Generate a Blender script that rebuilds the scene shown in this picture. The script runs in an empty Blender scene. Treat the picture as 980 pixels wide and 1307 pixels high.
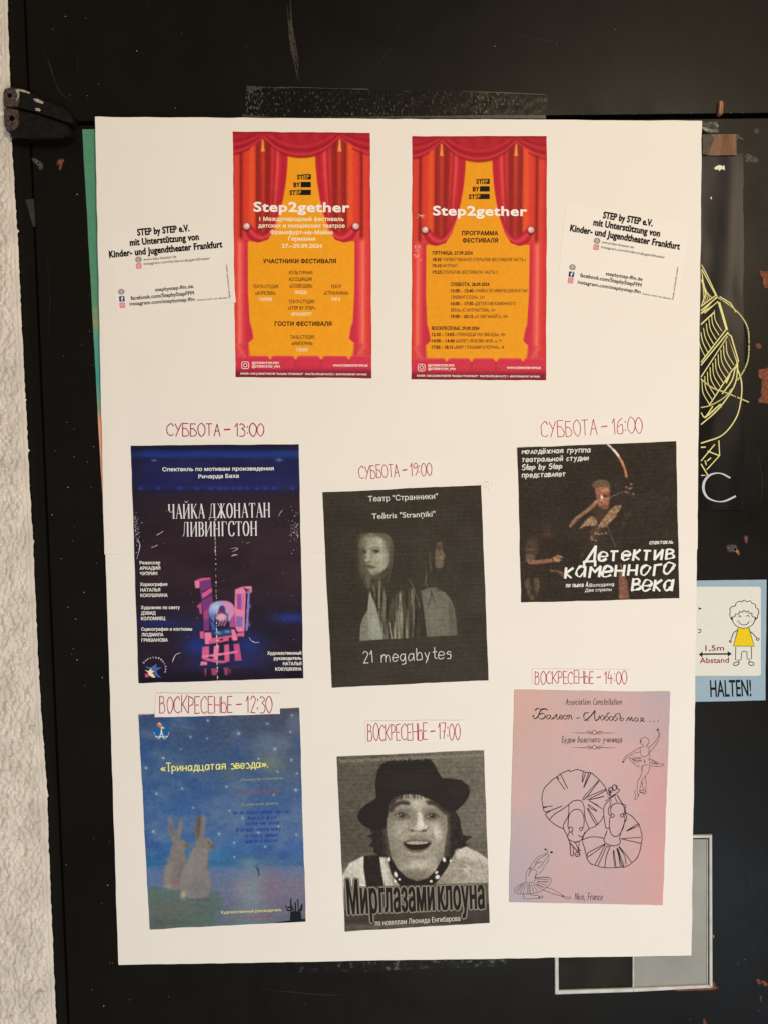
import bpy, math, random
import numpy as np
from mathutils import Matrix, Vector
random.seed(7); rng = np.random.RandomState(11)
scene = bpy.context.scene
COL = scene.collection

# ------------------------------------------------------------------ camera
F_PX, CX, CY = 982.0, 490.0, 653.5
PITCH, YAW, ROLL, DIST = 0.07063, -0.00354, -0.01632, 0.97
CAM = np.array([0.0, -DIST, 1.52])
ROT = Matrix.Rotation(YAW, 3, 'Z') @ Matrix.Rotation(math.pi/2 - PITCH, 3, 'X') @ Matrix.Rotation(ROLL, 3, 'Z')
cd = bpy.data.cameras.new('camera'); cam = bpy.data.objects.new('camera', cd); COL.objects.link(cam)
cam.matrix_world = Matrix.Translation(Vector(CAM)) @ ROT.to_4x4()
cd.sensor_fit = 'VERTICAL'; cd.sensor_height = 36.0; cd.sensor_width = 27.0; cd.lens = F_PX/1307*36
cd.clip_start = 0.02; cd.clip_end = 50
scene.camera = cam

# ------------------------------------------------------------------ light
w = bpy.data.worlds.new('World'); scene.world = w; w.use_nodes = True
bg = w.node_tree.nodes['Background']; bg.inputs[0].default_value = (1.0, 0.80, 0.60, 1); bg.inputs[1].default_value = 0.20

def area(name, loc, target, size, power, col, sy=None):
    d = bpy.data.lights.new(name, 'AREA'); d.size = size; d.energy = power; d.color = col
    if sy: d.shape = 'RECTANGLE'; d.size_y = sy
    o = bpy.data.objects.new(name, d); COL.objects.link(o)
    o.location = loc; o.rotation_euler = (Vector(target) - Vector(loc)).to_track_quat('-Z', 'Y').to_euler()
    return o
area('ceiling_lamp', (0.95, -2.2, 2.35), (0.1, 0, 1.4), 0.5, 38, (1.0, 0.795, 0.54))
area('side_lamp', (0.38, -2.2, 0.32), (0.1, 0, 1.2), 0.7, 25, (0.97, 0.985, 1.0))
area('cool_lamp', (1.25, -1.5, 0.0), (0.45, 0, 0.9), 0.5, 3.8, (0.50, 0.72, 1.0))
scene.view_settings.view_transform = 'Standard'; scene.view_settings.look = 'None'
scene.view_settings.exposure = 0; scene.view_settings.gamma = 1
scene.render.engine = 'CYCLES'
scene.cycles.max_bounces = 6

# ------------------------------------------------------------------ helpers
RM = np.array(ROT)
def MAP(px, py, h):
    """photo pixel -> point on the plane h metres in front of the door face (y = 0)"""
    px = np.asarray(px, float); py = np.asarray(py, float); h = np.broadcast_to(np.asarray(h, float), px.shape)
    d = np.stack([(px-CX)/F_PX, -(py-CY)/F_PX, -np.ones_like(px)], -1) @ RM.T
    # footprint is taken on the door plane, then lifted straight out, so relief keeps its true shape
    t = (-CAM[1])/d[..., 1]
    p = CAM + d*t[..., None]
    p[..., 1] = -h
    return p
def MAPH(px, py, h):
    """same but the footprint is taken on the lifted plane itself"""
    px = np.asarray(px, float); py = np.asarray(py, float); h = np.broadcast_to(np.asarray(h, float), px.shape)
    d = np.stack([(px-CX)/F_PX, -(py-CY)/F_PX, -np.ones_like(px)], -1) @ RM.T
    t = (-h-CAM[1])/d[..., 1]
    return CAM + d*t[..., None]

def K(ox, oy, s, dy=0):
    return lambda p: [(ox+x/s, oy+(y+dy)/s) for x, y in p]
def P(s):
    v = [float(q) for q in s.split()]; return list(zip(v[::2], v[1::2]))
def s2l(c):
    c = np.clip(np.asarray(c, float)/255.0, 0, 1)
    return np.where(c <= .04045, c/12.92, ((c+.055)/1.055)**2.4)
EREF = np.array([1.06, 0.94, 0.76])
def set_ref(x, y):
    """estimate of the lamp light reaching one sheet, from the white board paper around it: turns photographed colours into paint colours"""
    global EREF
    u = min(1, max(0, (x-120)/770)); v = min(1, max(0, (y-150)/1080)); f = lambda *c: np.array(c, float)
    c = (f(221, 200, 174)*(1-u)+f(238, 221, 200)*u)*(1-v)+(f(226, 214, 196)*(1-u)+f(245, 237, 224)*u)*v
    c = c+f(6, 6, 5)*math.sin(math.pi*v)
    EREF = s2l(c)/.79
def alb(c): return np.clip(s2l(c)/EREF, .003, .86)

def smooth(pts, n=6, closed=False):
    p = np.array(pts, float)
    if len(p) < 3: return p
    if closed: q = np.vstack([p[-1], p, p[0], p[1]])
    else: q = np.vstack([2*p[0]-p[1], p, 2*p[-1]-p[-2]])
    out = []
    for i in range(1, len(q)-2):
        a, b, c, d = q[i-1:i+3]
        if np.hypot(*(b-c)) < 1e-6: continue
        if np.hypot(*(a-b)) < 1e-6: a = b-(c-b)
        if np.hypot(*(d-c)) < 1e-6: d = c+(c-b)
        for k in range(n):
            t = k/n
            out.append(.5*((2*b)+(c-a)*t+(2*a-5*b+4*c-d)*t*t+(3*b-a-3*c+d)*t**3))
    if not closed: out.append(p[-1])
    return np.array(out)

# ---- numpy value noise
_tab = rng.rand(257, 257)
def vnoise(x, y):
    x = np.asarray(x, float); y = np.asarray(y, float)
    xi = np.floor(x).astype(int); yi = np.floor(y).astype(int); fx = x-xi; fy = y-yi
    fx = fx*fx*(3-2*fx); fy = fy*fy*(3-2*fy); xi %= 256; yi %= 256
    return (_tab[yi, xi]*(1-fx)+_tab[yi, xi+1]*fx)*(1-fy)+(_tab[yi+1, xi]*(1-fx)+_tab[yi+1, xi+1]*fx)*fy
def fbm(x, y, o=4):
    s = 0; a = 1; t = 0
    for i in range(o):
        s = s+a*vnoise(x*2**i+i*17.3, y*2**i+i*9.1); t += a; a *= .5
    return s/t

# ------------------------------------------------------------------ materials
def newmat(name):
    m = bpy.data.materials.new(name); m.use_nodes = True
    return m, m.node_tree, m.node_tree.nodes['Principled BSDF']
def mat(name, col, rough=.6, spec=.3, nscale=0, namt=0.0, bump=0.0, bscale=None, metallic=0, lin=False, col2=None, stretch=None, coat=0, detail=4):
    m, nt, b = newmat(name)
    c = tuple(col) if lin else tuple(alb(col))
    b.inputs['Base Color'].default_value = (*c, 1); b.inputs['Roughness'].default_value = rough
    b.inputs['Specular IOR Level'].default_value = spec; b.inputs['Metallic'].default_value = metallic
    if coat: b.inputs['Coat Weight'].default_value = coat; b.inputs['Coat Roughness'].default_value = .15
    if nscale or bump:
        tc = nt.nodes.new('ShaderNodeTexCoord'); mp = nt.nodes.new('ShaderNodeMapping')
        nt.links.new(tc.outputs['Object'], mp.inputs[0])
        if stretch: mp.inputs['Scale'].default_value = stretch
    if nscale:
        n = nt.nodes.new('ShaderNodeTexNoise'); n.inputs['Scale'].default_value = nscale; n.inputs['Detail'].default_value = detail
        nt.links.new(mp.outputs[0], n.inputs['Vector'])
        r = nt.nodes.new('ShaderNodeValToRGB')
        c2 = tuple(np.clip(np.array(c)*(1+namt), 0, 1)) if col2 is None else (tuple(col2) if lin else tuple(alb(col2)))
        c1 = tuple(np.array(c)*(1-namt)) if col2 is None else c
        r.color_ramp.elements[0].position = .35; r.color_ramp.elements[1].position = .68
        r.color_ramp.elements[0].color = (*c1, 1); r.color_ramp.elements[1].color = (*c2, 1)
        nt.links.new(n.outputs['Fac'], r.inputs[0]); nt.links.new(r.outputs[0], b.inputs['Base Color'])
    if bump:
        n2 = nt.nodes.new('ShaderNodeTexNoise'); n2.inputs['Scale'].default_value = bscale or nscale; n2.inputs['Detail'].default_value = 5
        nt.links.new(mp.outputs[0], n2.inputs['Vector'])
        bm = nt.nodes.new('ShaderNodeBump'); bm.inputs['Distance'].default_value = bump; bm.inputs['Strength'].default_value = 1
        nt.links.new(n2.outputs['Fac'], bm.inputs['Height']); nt.links.new(bm.outputs[0], b.inputs['Normal'])
    return m
_ink = {}
def ink(c, rough=.55):
    k = (tuple(c), rough, tuple(EREF))
    if k not in _ink:
        _ink[k] = mat('printed_ink', c, rough, .1, nscale=900, namt=.05, detail=2)
    return _ink[k]
def printmat(rough=.5, coat=0, spec=.28):
    m, nt, b = newmat('printed_paper')
    a = nt.nodes.new('ShaderNodeAttribute'); a.attribute_name = 'print'
    tc = nt.nodes.new('ShaderNodeTexCoord')
    n = nt.nodes.new('ShaderNodeTexNoise'); n.inputs['Scale'].default_value = 1500; n.inputs['Detail'].default_value = 1
    nt.links.new(tc.outputs['Object'], n.inputs['Vector'])
    mr = nt.nodes.new('ShaderNodeMapRange'); mr.inputs['To Min'].default_value = .86; mr.inputs['To Max'].default_value = 1.14
    nt.links.new(n.outputs['Fac'], mr.inputs['Value'])
    mx = nt.nodes.new('ShaderNodeVectorMath'); mx.operation = 'SCALE'
    nt.links.new(a.outputs['Color'], mx.inputs[0]); nt.links.new(mr.outputs[0], mx.inputs['Scale'])
    nt.links.new(mx.outputs[0], b.inputs['Base Color'])
    b.inputs['Roughness'].default_value = rough; b.inputs['Specular IOR Level'].default_value = spec
    return m
M_PRINT = printmat(.55, spec=.1); M_GLOSSPRINT = printmat(.36, spec=.13)
M_PAPER = mat('white_paper', (0, 0, 0), .75, .2, nscale=14, namt=.012, bump=.00006, bscale=260)
for e, k in zip(M_PAPER.node_tree.nodes['Color Ramp'].color_ramp.elements, (.985, 1.0)):
    e.color = (.80*k, .795*k, .785*k, 1)
M_SLIP = mat('slip_paper', (0, 0, 0), .7, .2, nscale=30, namt=.01, bump=.00004, bscale=300)
for e, k in zip(M_SLIP.node_tree.nodes['Color Ramp'].color_ramp.elements, (.985, 1.0)):
    e.color = (.815*k, .81*k, .80*k, 1)

# ------------------------------------------------------------------ mesh building in photo-plane coordinates
class PM:
    def __init__(s): s.v = []; s.f = []; s.k = 0
    def nxt(s):
        s.k += 1; return (s.k*5 % 13)*3.5e-6     # strokes that cross never share a plane
    def add(s, pts, hs, faces):
        b = len(s.v)
        hs = np.broadcast_to(hs, (len(pts),))
        s.v += [(p[0], p[1], q) for p, q in zip(pts, hs)]
        s.f += [tuple(b+i for i in f) for f in faces]
    def poly(s, pts, h): s.add(pts, h, [tuple(range(len(pts)))])
def H0(h): return lambda x, y: np.full(np.shape(x), float(h))

def finish(name, verts, faces, m, root=None, col=None, smooth_=False, label=None):
    """verts are world coordinates; origin goes to the root's origin or to the middle"""
    verts = np.asarray(verts, float)
    if root is None: org = (verts.min(0)+verts.max(0))/2
    else: org = np.array(root['_org'])
    me = bpy.data.meshes.new(name)
    me.from_pydata((verts-org).tolist(), [], faces); me.update()
    if col is not None:
        a = me.color_attributes.new('print', 'FLOAT_COLOR', 'POINT')
        c4 = np.ones((len(verts), 4), np.float32); c4[:, :3] = col
        a.data.foreach_set('color', c4.ravel())
    if smooth_: me.polygons.foreach_set('use_smooth', [True]*len(me.polygons))
    me.materials.append(m)
    o = bpy.data.objects.new(name, me); COL.objects.link(o)
    if root is None: o.location = org
    else: o.parent = root
    o['_org'] = [float(q) for q in org]
    if root is not None and root.parent is not None: pass
    if label: o['label'] = label
    return o
def flush(pm, name, m, root, hfun, dh=8e-5, label=None, kind=None, smooth_=False):
    a = np.array([v[:2] for v in pm.v]); hh = np.array([v[2] for v in pm.v])
    w_ = MAPH(a[:, 0], a[:, 1], hfun(a[:, 0], a[:, 1])+dh+hh)
    # faces must look at the camera (towards -y)
    o = finish(name, w_, pm.f, m, root, smooth_=smooth_, label=label)
    if kind: o['kind'] = kind
    return o
def tag(o, label, cat, group=None):
    o['label'] = label; o['category'] = cat
    if group: o['group'] = group
    return o
def empty(name, px, py, h=0):
    o = bpy.data.objects.new(name, None); COL.objects.link(o); p = MAP(px, py, h); o.location = p
    o.empty_display_size = .02; o['_org'] = [float(q) for q in p]; return o

def ribbon(pm, pts, wd, sm=True, closed=False, nib=None, wob=.15, taper=0, n=6):
    p = smooth(pts, n, closed) if sm else np.array(pts, float)
    if closed and not sm: pass
    if len(p) < 2: return
    if closed:
        t = np.roll(p, -1, 0)-np.roll(p, 1, 0)
    else:
        t = np.gradient(p, axis=0)
    L = np.hypot(t[:, 0], t[:, 1])+1e-9; t = t/L[:, None]; nn = np.stack([-t[:, 1], t[:, 0]], 1)
    m_ = len(p)
    ww = np.full(m_, wd/2.0)
    if nib:
        ang, lo = nib; c = abs(t[:, 0]*math.sin(ang)-t[:, 1]*math.cos(ang)); ww = ww*(lo+(1-lo)*c)
    if wob:
        ph = random.random()*50; ww = ww*(1+wob*(2*vnoise(np.arange(m_)*.35+ph, np.full(m_, ph))-1))
    if taper:
        u = np.linspace(0, 1, m_); ww = ww*np.clip(np.minimum(u, 1-u)/taper+.25, 0, 1)
    if not closed and not taper:   # small square-ish ends
        p = p.copy(); p[0] -= t[0]*ww[0]*.5; p[-1] += t[-1]*ww[-1]*.5
    a = p+nn*ww[:, None]; b = p-nn*ww[:, None]
    pts2 = np.empty((2*m_, 2)); pts2[0::2] = a; pts2[1::2] = b
    F = [(2*i, 2*i+1, 2*i+3, 2*i+2) for i in range(m_-1)]
    if closed: F.append((2*m_-2, 2*m_-1, 1, 0))
    pm.add(pts2, pm.nxt(), F)
def lines(pm, tr, strokes, wd, **k):
    for s in strokes.split(';'):
        s = s.strip()
        if not s: continue
        kk = dict(k)
        if s[0] == '/': kk['sm'] = False; s = s[1:]
        if s[0] == 'o': kk['closed'] = True; s = s[1:]
        ribbon(pm, tr(P(s)), wd, **kk)
def disc(pm, x, y, rx, ry=None, n=16, h=0):
    ry = ry or rx
    pm.add([(x+rx*math.cos(2*math.pi*i/n), y+ry*math.sin(2*math.pi*i/n)) for i in range(n)], h, [tuple(range(n))])
def rrect(x0, y0, x1, y1, r, n=4):
    out = []
    for cx_, cy_, a0 in ((x1-r, y0+r, -90), (x1-r, y1-r, 0), (x0+r, y1-r, 90), (x0+r, y0+r, 180)):
        for i in range(n+1):
            a = math.radians(a0+90*i/n); out.append((cx_+r*math.cos(a), cy_+r*math.sin(a)))
    return out

# ------------------------------------------------------------------ lettering with the built-in outline font
from mathutils.geometry import delaunay_2d_cdt
_tc = {}
def glyphs(body, bold):
    """outlines of a line of lettering, filled by a constrained triangulation and the non-zero winding rule"""
    k = (body, bold)
    if k in _tc: return _tc[k]
    c = bpy.data.curves.new('lettering', 'FONT'); c.body = body; c.resolution_u = 3; c.offset = bold; c.fill_mode = 'NONE'
    if bold > .03: c.space_character = 1+bold*1.0
    o = bpy.data.objects.new('lettering', c); COL.objects.link(o); bpy.context.view_layer.update()
    me = o.to_mesh()
    P0 = np.array([q.co[:2] for q in me.vertices]); E0 = np.array([e.vertices[:] for e in me.edges])
    o.to_mesh_clear(); bpy.data.objects.remove(o); bpy.data.curves.remove(c)
    # orient edges along their loops
    nb = {}
    for a_, b_ in E0: nb.setdefault(a_, []).append(b_); nb.setdefault(b_, []).append(a_)
    seen = set(); ed = []
    for st in sorted(nb):
        if st in seen: continue
        cur, prev = st, None; first = min(nb[st]); first = st+1 if st+1 in nb[st] else first
        nx_ = first
        seen.add(st)
        while True:
            ed.append((cur, nx_))
            if nx_ == st: break
            seen.add(nx_); opt = [q for q in nb[nx_] if q != cur]
            if not opt: break
            cur, nx_ = nx_, opt[0]
            if nx_ in seen and nx_ != st: ed.append((cur, nx_)); break
    ed = np.array(ed)
    r = delaunay_2d_cdt([Vector(p) for p in P0], [tuple(int(q) for q in e) for e in ed], [], 0, 1e-5)
    V = np.array([q[:] for q in r[0]]); T = np.array([f for f in r[2] if len(f) == 3])
    cen = V[T].mean(1); A_ = P0[ed[:, 0]]; B_ = P0[ed[:, 1]]
    wn = np.zeros(len(cen), int)
    for (ax, ay), (bx, by) in zip(A_, B_):
        if ay == by: continue
        side = (bx-ax)*(cen[:, 1]-ay)-(cen[:, 0]-ax)*(by-ay)
        wn += ((ay <= cen[:, 1]) & (by > cen[:, 1]) & (side > 0)).astype(int)-((ay > cen[:, 1]) & (by <= cen[:, 1]) & (side < 0)).astype(int)
    T = T[wn != 0]
    cnt = {}
    for t in T:
        for i in range(3):
            e = (min(t[i], t[i-1]), max(t[i], t[i-1])); cnt[e] = cnt.get(e, 0)+1
    be = [e for e, n_ in cnt.items() if n_ == 1]
    _tc[k] = (V, [tuple(int(q) for q in t) for t in T], be); return _tc[k]
def text(pm, tr, body, x0, y0, x1, y1, cap, bold=0.0, italic=0.0, dh=0, outline=None, warp=None):
    """baseline from (x0,y0) to (x1,y1) in the crop frame tr, cap height cap, fitted exactly in width"""
    v, f, be = glyphs(body, bold)
    (ax, ay), (bx, by), (_, cy) = tr([(x0, y0), (x1, y1), (x0, y0-cap)])
    ch = ay-cy
    u = (v[:, 0]-v[:, 0].min())/(np.ptp(v[:, 0])+1e-9); q = v[:, 1]/.729*ch
    if warp: q = q*(1+(warp-1)*u)
    L = math.hypot(bx-ax, by-ay); dx, dy = (bx-ax)/L, (by-ay)/L
    s = u*L + q*italic
    X = ax+dx*s+dy*q; Y = ay+dy*s-dx*q
    pts = np.stack([X, Y], 1)
    if not outline:
        q_ = max(.07, bold*ch*1.0)
        for a, b in be:
            d = pts[b]-pts[a]; l = np.hypot(*d)
            if l < 1e-6: continue
            n = np.array([-d[1], d[0]])/l*q_; e_ = d/l*q_*.6
            pm.add([pts[a]+n-e_, pts[b]+n+e_, pts[b]-n+e_, pts[a]-n-e_], dh+pm.nxt(), [(0, 1, 2, 3)])
    if outline:
        for a, b in be:
            d = pts[b]-pts[a]; l = np.hypot(*d)
            if l < 1e-6: continue
            n = np.array([-d[1], d[0]])/l*outline
            pm.add([pts[a]+n, pts[b]+n, pts[b]-n, pts[a]-n], dh+pm.nxt(), [(0, 1, 2, 3)])
            disc(pm, pts[a][0], pts[a][1], outline, n=8, h=dh+pm.nxt())
    pm.add(pts, dh+5e-5, f)

# ------------------------------------------------------------------ stroke font (marker and pen lettering)
G = {
'А':(6,'/033d63 /1757'),'Б':(6,'/5d0d03 093957654303'),'В':(6,'/030d 0d4c4a3908 083957554303'),'Е':(5,'/5d0d0353 /0848'),
'Н':(6,'/0d03 /6d63 /0868'),'К':(6,'/0d03 /6d07 /1863'),'О':(6,'o3d0a062343666a'),'0':(6,'o3d0a062343666a'),
'С':(6,'6b4d1b0a06144364'),'Т':(6,'/0d6d /3d33'),'У':(6,'/0d38 /6d13'),'Ь':(5,'/0d03 083957554303'),'Р':(5,'/0d03 0d4c5a483807'),
'Д':(8,'/13257d73 /0003 /0383 /8380'),'1':(3,'/0a2d23'),'2':(5,'0b2d5b2603 /0353'),'3':(5,'0c2d5b29 2957543303'),
'4':(6,'/2d0767 /4a43'),'5':(5,'/5d1d09 094957543303'),'6':(5,'5d1a051353574907'),'7':(5,'/0d5d23 /1848'),
'9':(5,'o3d0b19395b 5b5723'),'–':(6,'/0858'),'-':(4,'/0838'),':':(2,'/1b1a /1615'),'.':(2,'/0304'),',':(2,'/1401'),
'"':(4,'/1d0b /3d2b'),'!':(3,'/1d16 /1413'),'«':(6,'/380634 /683664'),'»':(6,'/083604 /386634'),
'а':(6,'58290704234557 /5953'),'б':(6,'5d1b0704234557492807'),'в':(5,'/0903 09394706 06465403'),'г':(4,'/030949'),
'д':(6,'/13295953 /0103 /0363 /6361'),'е':(6,'065658290705133354'),'ё':(6,'065658290705133354 /1b1c /4b4c'),
'ж':(8,'/0973 /7903 /4943'),'з':(5,'08294736 3656543303'),'и':(6,'/09035953'),'й':(6,'/09035953 1c3b4c'),
'к':(5,'/0903 /4906 /0643'),'л':(5,'/031439 /3953'),'м':(6,'/0309366963'),'н':(6,'/0903 /5953 /0656'),
'о':(6,'o29070423455758'),'п':(6,'/03095953'),'р':(6,'/0900 07294857553404'),'с':(5,'482907051344'),
'т':(6,'/0959 /2923'),'у':(6,'/0934 /5910'),'ц':(7,'/09035359 /5363 /6361'),'ч':(6,'0907264656 /5953'),
'ш':(8,'/09037379 /3933'),'щ':(9,'/09037379 /3933 /738381'),'ы':(8,'/0903 0636443303 /6963'),'ь':(5,'/0903 0646543303'),
'э':(5,'082947544313 /1646'),'ю':(8,'/0903 /0636 o593735537577'),'я':(6,'/5953 592907162656 /2603'),
'a':(6,'58290704234557 /5953'),'b':(6,'/0d03 06294957543303'),'c':(5,'482907051344'),'e':(6,'065658290705133354'),
'g':(6,'58290705234557 /5951 513010'),'i':(2,'/1913 /1b1c'),'l':(2,'/1d13'),'m':(9,'/0903 06294843 46698783'),
'n':(6,'/0903 0629495753'),'o':(6,'o29070423455758'),'p':(6,'/0900 07294857553404'),'r':(4,'/0903 062949'),
's':(5,'48290746443303'),'t':(4,'2d242443 /0949'),'u':(6,'0905234557 /5953'),'y':(6,'/0933 /5910'),
'A':(6,'/033d63 /1757'),'C':(6,'6b4d1b0a06144364'),'F':(5,'/030d5d /0848'),'N':(6,'/030d636d'),'S':(6,'5c3d0b096753230 4'.replace(' ','')),
'H':(6,'/0d03 /6d63 /0868'),'L':(5,'/0d0353'),'T':(6,'/0d6d /3d33'),'E':(5,'/5d0d0353 /0848'),' ':(4,''),
}
def hw(pm, tr, body, x0, y0, x1, y1, cap, wd, italic=0.0, wob=.25, nib=None, jit=.25, kern=1.9, dash=None):
    B = {ch: i for i, ch in enumerate('0123456789abcdefghij')}
    (ax, ay), (bx, by), (_, cy) = tr([(x0, y0), (x1, y1), (x0, y0-cap)])
    ch = ay-cy; tot = sum(G[c][0]+kern for c in body)-kern
    L = math.hypot(bx-ax, by-ay); dx, dy = (bx-ax)/L, (by-ay)/L
    sx = L/tot; sy = ch/10.0; cur = 0.0
    for c in body:
        adv, st = G[c]; jx = random.uniform(-jit, jit)*.5; jy = random.uniform(-jit, jit); sc = 1+random.uniform(-jit, jit)*.12
        for s in st.split():
            sm = True; cl = False
            if s[0] == '/': sm = False; s = s[1:]
            if s[0] == 'o': cl = True; s = s[1:]
            p = [(B[s[i]], B[s[i+1]]) for i in range(0, len(s)-1, 2)]
            q = []
            for gx, gy in p:
                gx += random.uniform(-jit, jit)*.6; gy += random.uniform(-jit, jit)*.6
                u = (cur+gx*sc+jx)*sx; v = ((gy-3)*sc+jy)*sy; u += v*italic
                q.append((ax+dx*u+dy*v, ay+dy*u-dx*v))
            w_ = wd
            if c in '–-' and dash: w_ = dash
            if not sm and len(q) > 2:
                for a, b in zip(q[:-1], q[1:]): ribbon(pm, [a, b], w_, sm=False, wob=0, nib=nib)
            else: ribbon(pm, q, w_, sm=sm, closed=cl, wob=wob if sm else 0, nib=nib, n=5)
        cur += adv+kern

# ------------------------------------------------------------------ sheets with printed colour
class Art:
    def __init__(s, X, Y): s.X, s.Y = X, Y; s.c = np.zeros(X.shape+(3,))
    def fill(s, c): s.c[...] = c
    def mix(s, m, c): m = np.clip(m, 0, 1)[..., None]; s.c = s.c*(1-m)+np.asarray(c, float)*m
    def poly(s, pts, c, soft=.6, a=1.0, sm=False):
        p = smooth(pts, 5, True) if sm else np.array(pts, float)
        x0, y0 = p.min(0)-soft*2; x1, y1 = p.max(0)+soft*2
        sel = (s.X > x0) & (s.X < x1) & (s.Y > y0) & (s.Y < y1)
        x = s.X[sel]; y = s.Y[sel]
        if x.size == 0: return
        ins = np.zeros(x.shape, bool); d = np.full(x.shape, 1e9)
        for i in range(len(p)):
            (ax, ay), (bx, by) = p[i-1], p[i]
            cr = ((ay > y) != (by > y))
            with np.errstate(divide='ignore', invalid='ignore'):
                xi = (bx-ax)*(y-ay)/(by-ay+1e-12)+ax
            ins ^= cr & (x < xi)
            ex, ey = bx-ax, by-ay; l2 = ex*ex+ey*ey+1e-9
            t = np.clip(((x-ax)*ex+(y-ay)*ey)/l2, 0, 1)
            d = np.minimum(d, np.hypot(x-ax-t*ex, y-ay-t*ey))
        sd = np.where(ins, d, -d); m = np.zeros(s.X.shape); m[sel] = np.clip(sd/soft*.5+.5, 0, 1)*a
        s.mix(m, c)
    def line(s, pts, wd, c, a=1.0, soft=.6, sm=True):
        p = smooth(pts, 4) if sm and len(pts) > 2 else np.array(pts, float)
        pad = wd+soft*2; x0, y0 = p.min(0)-pad; x1, y1 = p.max(0)+pad
        sel = (s.X > x0) & (s.X < x1) & (s.Y > y0) & (s.Y < y1); x = s.X[sel]; y = s.Y[sel]
        if x.size == 0: return
        d = np.full(x.shape, 1e9)
        for i in range(len(p)-1):
            (ax, ay), (bx, by) = p[i], p[i+1]; ex, ey = bx-ax, by-ay; l2 = ex*ex+ey*ey+1e-9
            t = np.clip(((x-ax)*ex+(y-ay)*ey)/l2, 0, 1); d = np.minimum(d, np.hypot(x-ax-t*ex, y-ay-t*ey))
        m = np.zeros(s.X.shape); m[sel] = np.clip((wd/2-d)/soft*.5+.5, 0, 1)*a; s.mix(m, c)
    def blob(s, x, y, rx, ry, c, a=1.0, rot=0, p=2.0):
        cr, sr = math.cos(rot), math.sin(rot); dx = s.X-x; dy = s.Y-y
        u = (dx*cr+dy*sr)/rx; v = (-dx*sr+dy*cr)/ry
        s.mix(np.exp(-(u*u+v*v)**(p/2))*a, c)
    def stars(s, pts, r, c, a=.9):
        for x, y in pts: s.blob(x, y, r, r, c, a)
    def grain(s, amp, sc=.5): s.c = s.c+amp*(2*vnoise(s.X*sc*3, s.Y*sc*3)-1)[..., None]
    def mottle(s, amp, sc):
        s.c = s.c*(1+amp*(2*fbm(s.X/sc, s.Y/sc, 3)-1))[..., None]
    def bands(s, amp, per=5.7, sk=-.03):
        amp = amp*.45
        y = s.Y-sk*s.X; s.c = s.c+(amp*np.sin(y*2*math.pi/per+2*vnoise(y/23, y*0)*3)*(.4+vnoise(s.X/60, y/4)))[..., None]
class In:
    """an Art seen through a crop frame: coordinates and widths in crop units"""
    def __init__(s, A, tr, sc): s.A, s.tr, s.sc = A, tr, sc
    def poly(s, pts, c, soft=3, a=1.0, sm=False): s.A.poly(s.tr(P(pts)), c, max(soft/s.sc, .35), a, sm)
    def line(s, pts, wd, c, a=1.0, soft=3, sm=True): s.A.line(s.tr(P(pts)), wd/s.sc, c, a, max(soft/s.sc, .3), sm)
    def blob(s, x, y, rx, ry, c, a=1.0, rot=0, p=2.0):
        (q, r), = s.tr([(x, y)]); s.A.blob(q, r, rx/s.sc, ry/s.sc, c, a, rot, p)

def board_h(x, y):
    x = np.asarray(x, float); y = np.asarray(y, float)
    h = .0066+.0022*np.sin(x/151+1.1)*np.sin(y/203+.4)+.0007*np.sin(x/61+y/97+.5)*np.exp(-((y-480)/170)**2)+.0008*np.sin(x/83+y/140)+.0004*np.sin(x/37-y/210+2)*np.exp(-((y-760)/260)**2)
    h = h+.0001*(2*vnoise(x/46, y/60)-1)
    h = h+.0022*np.exp(-((x-135)/26)**2)*np.exp(-((y-640)/230)**2)       # left edge bows outwards
    h = h+.0015*np.exp(-((y-1226)/22)**2)*(1-np.exp(-((x-500)/170)**2))   # bottom edge lifts away from its tape
    return h

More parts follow.
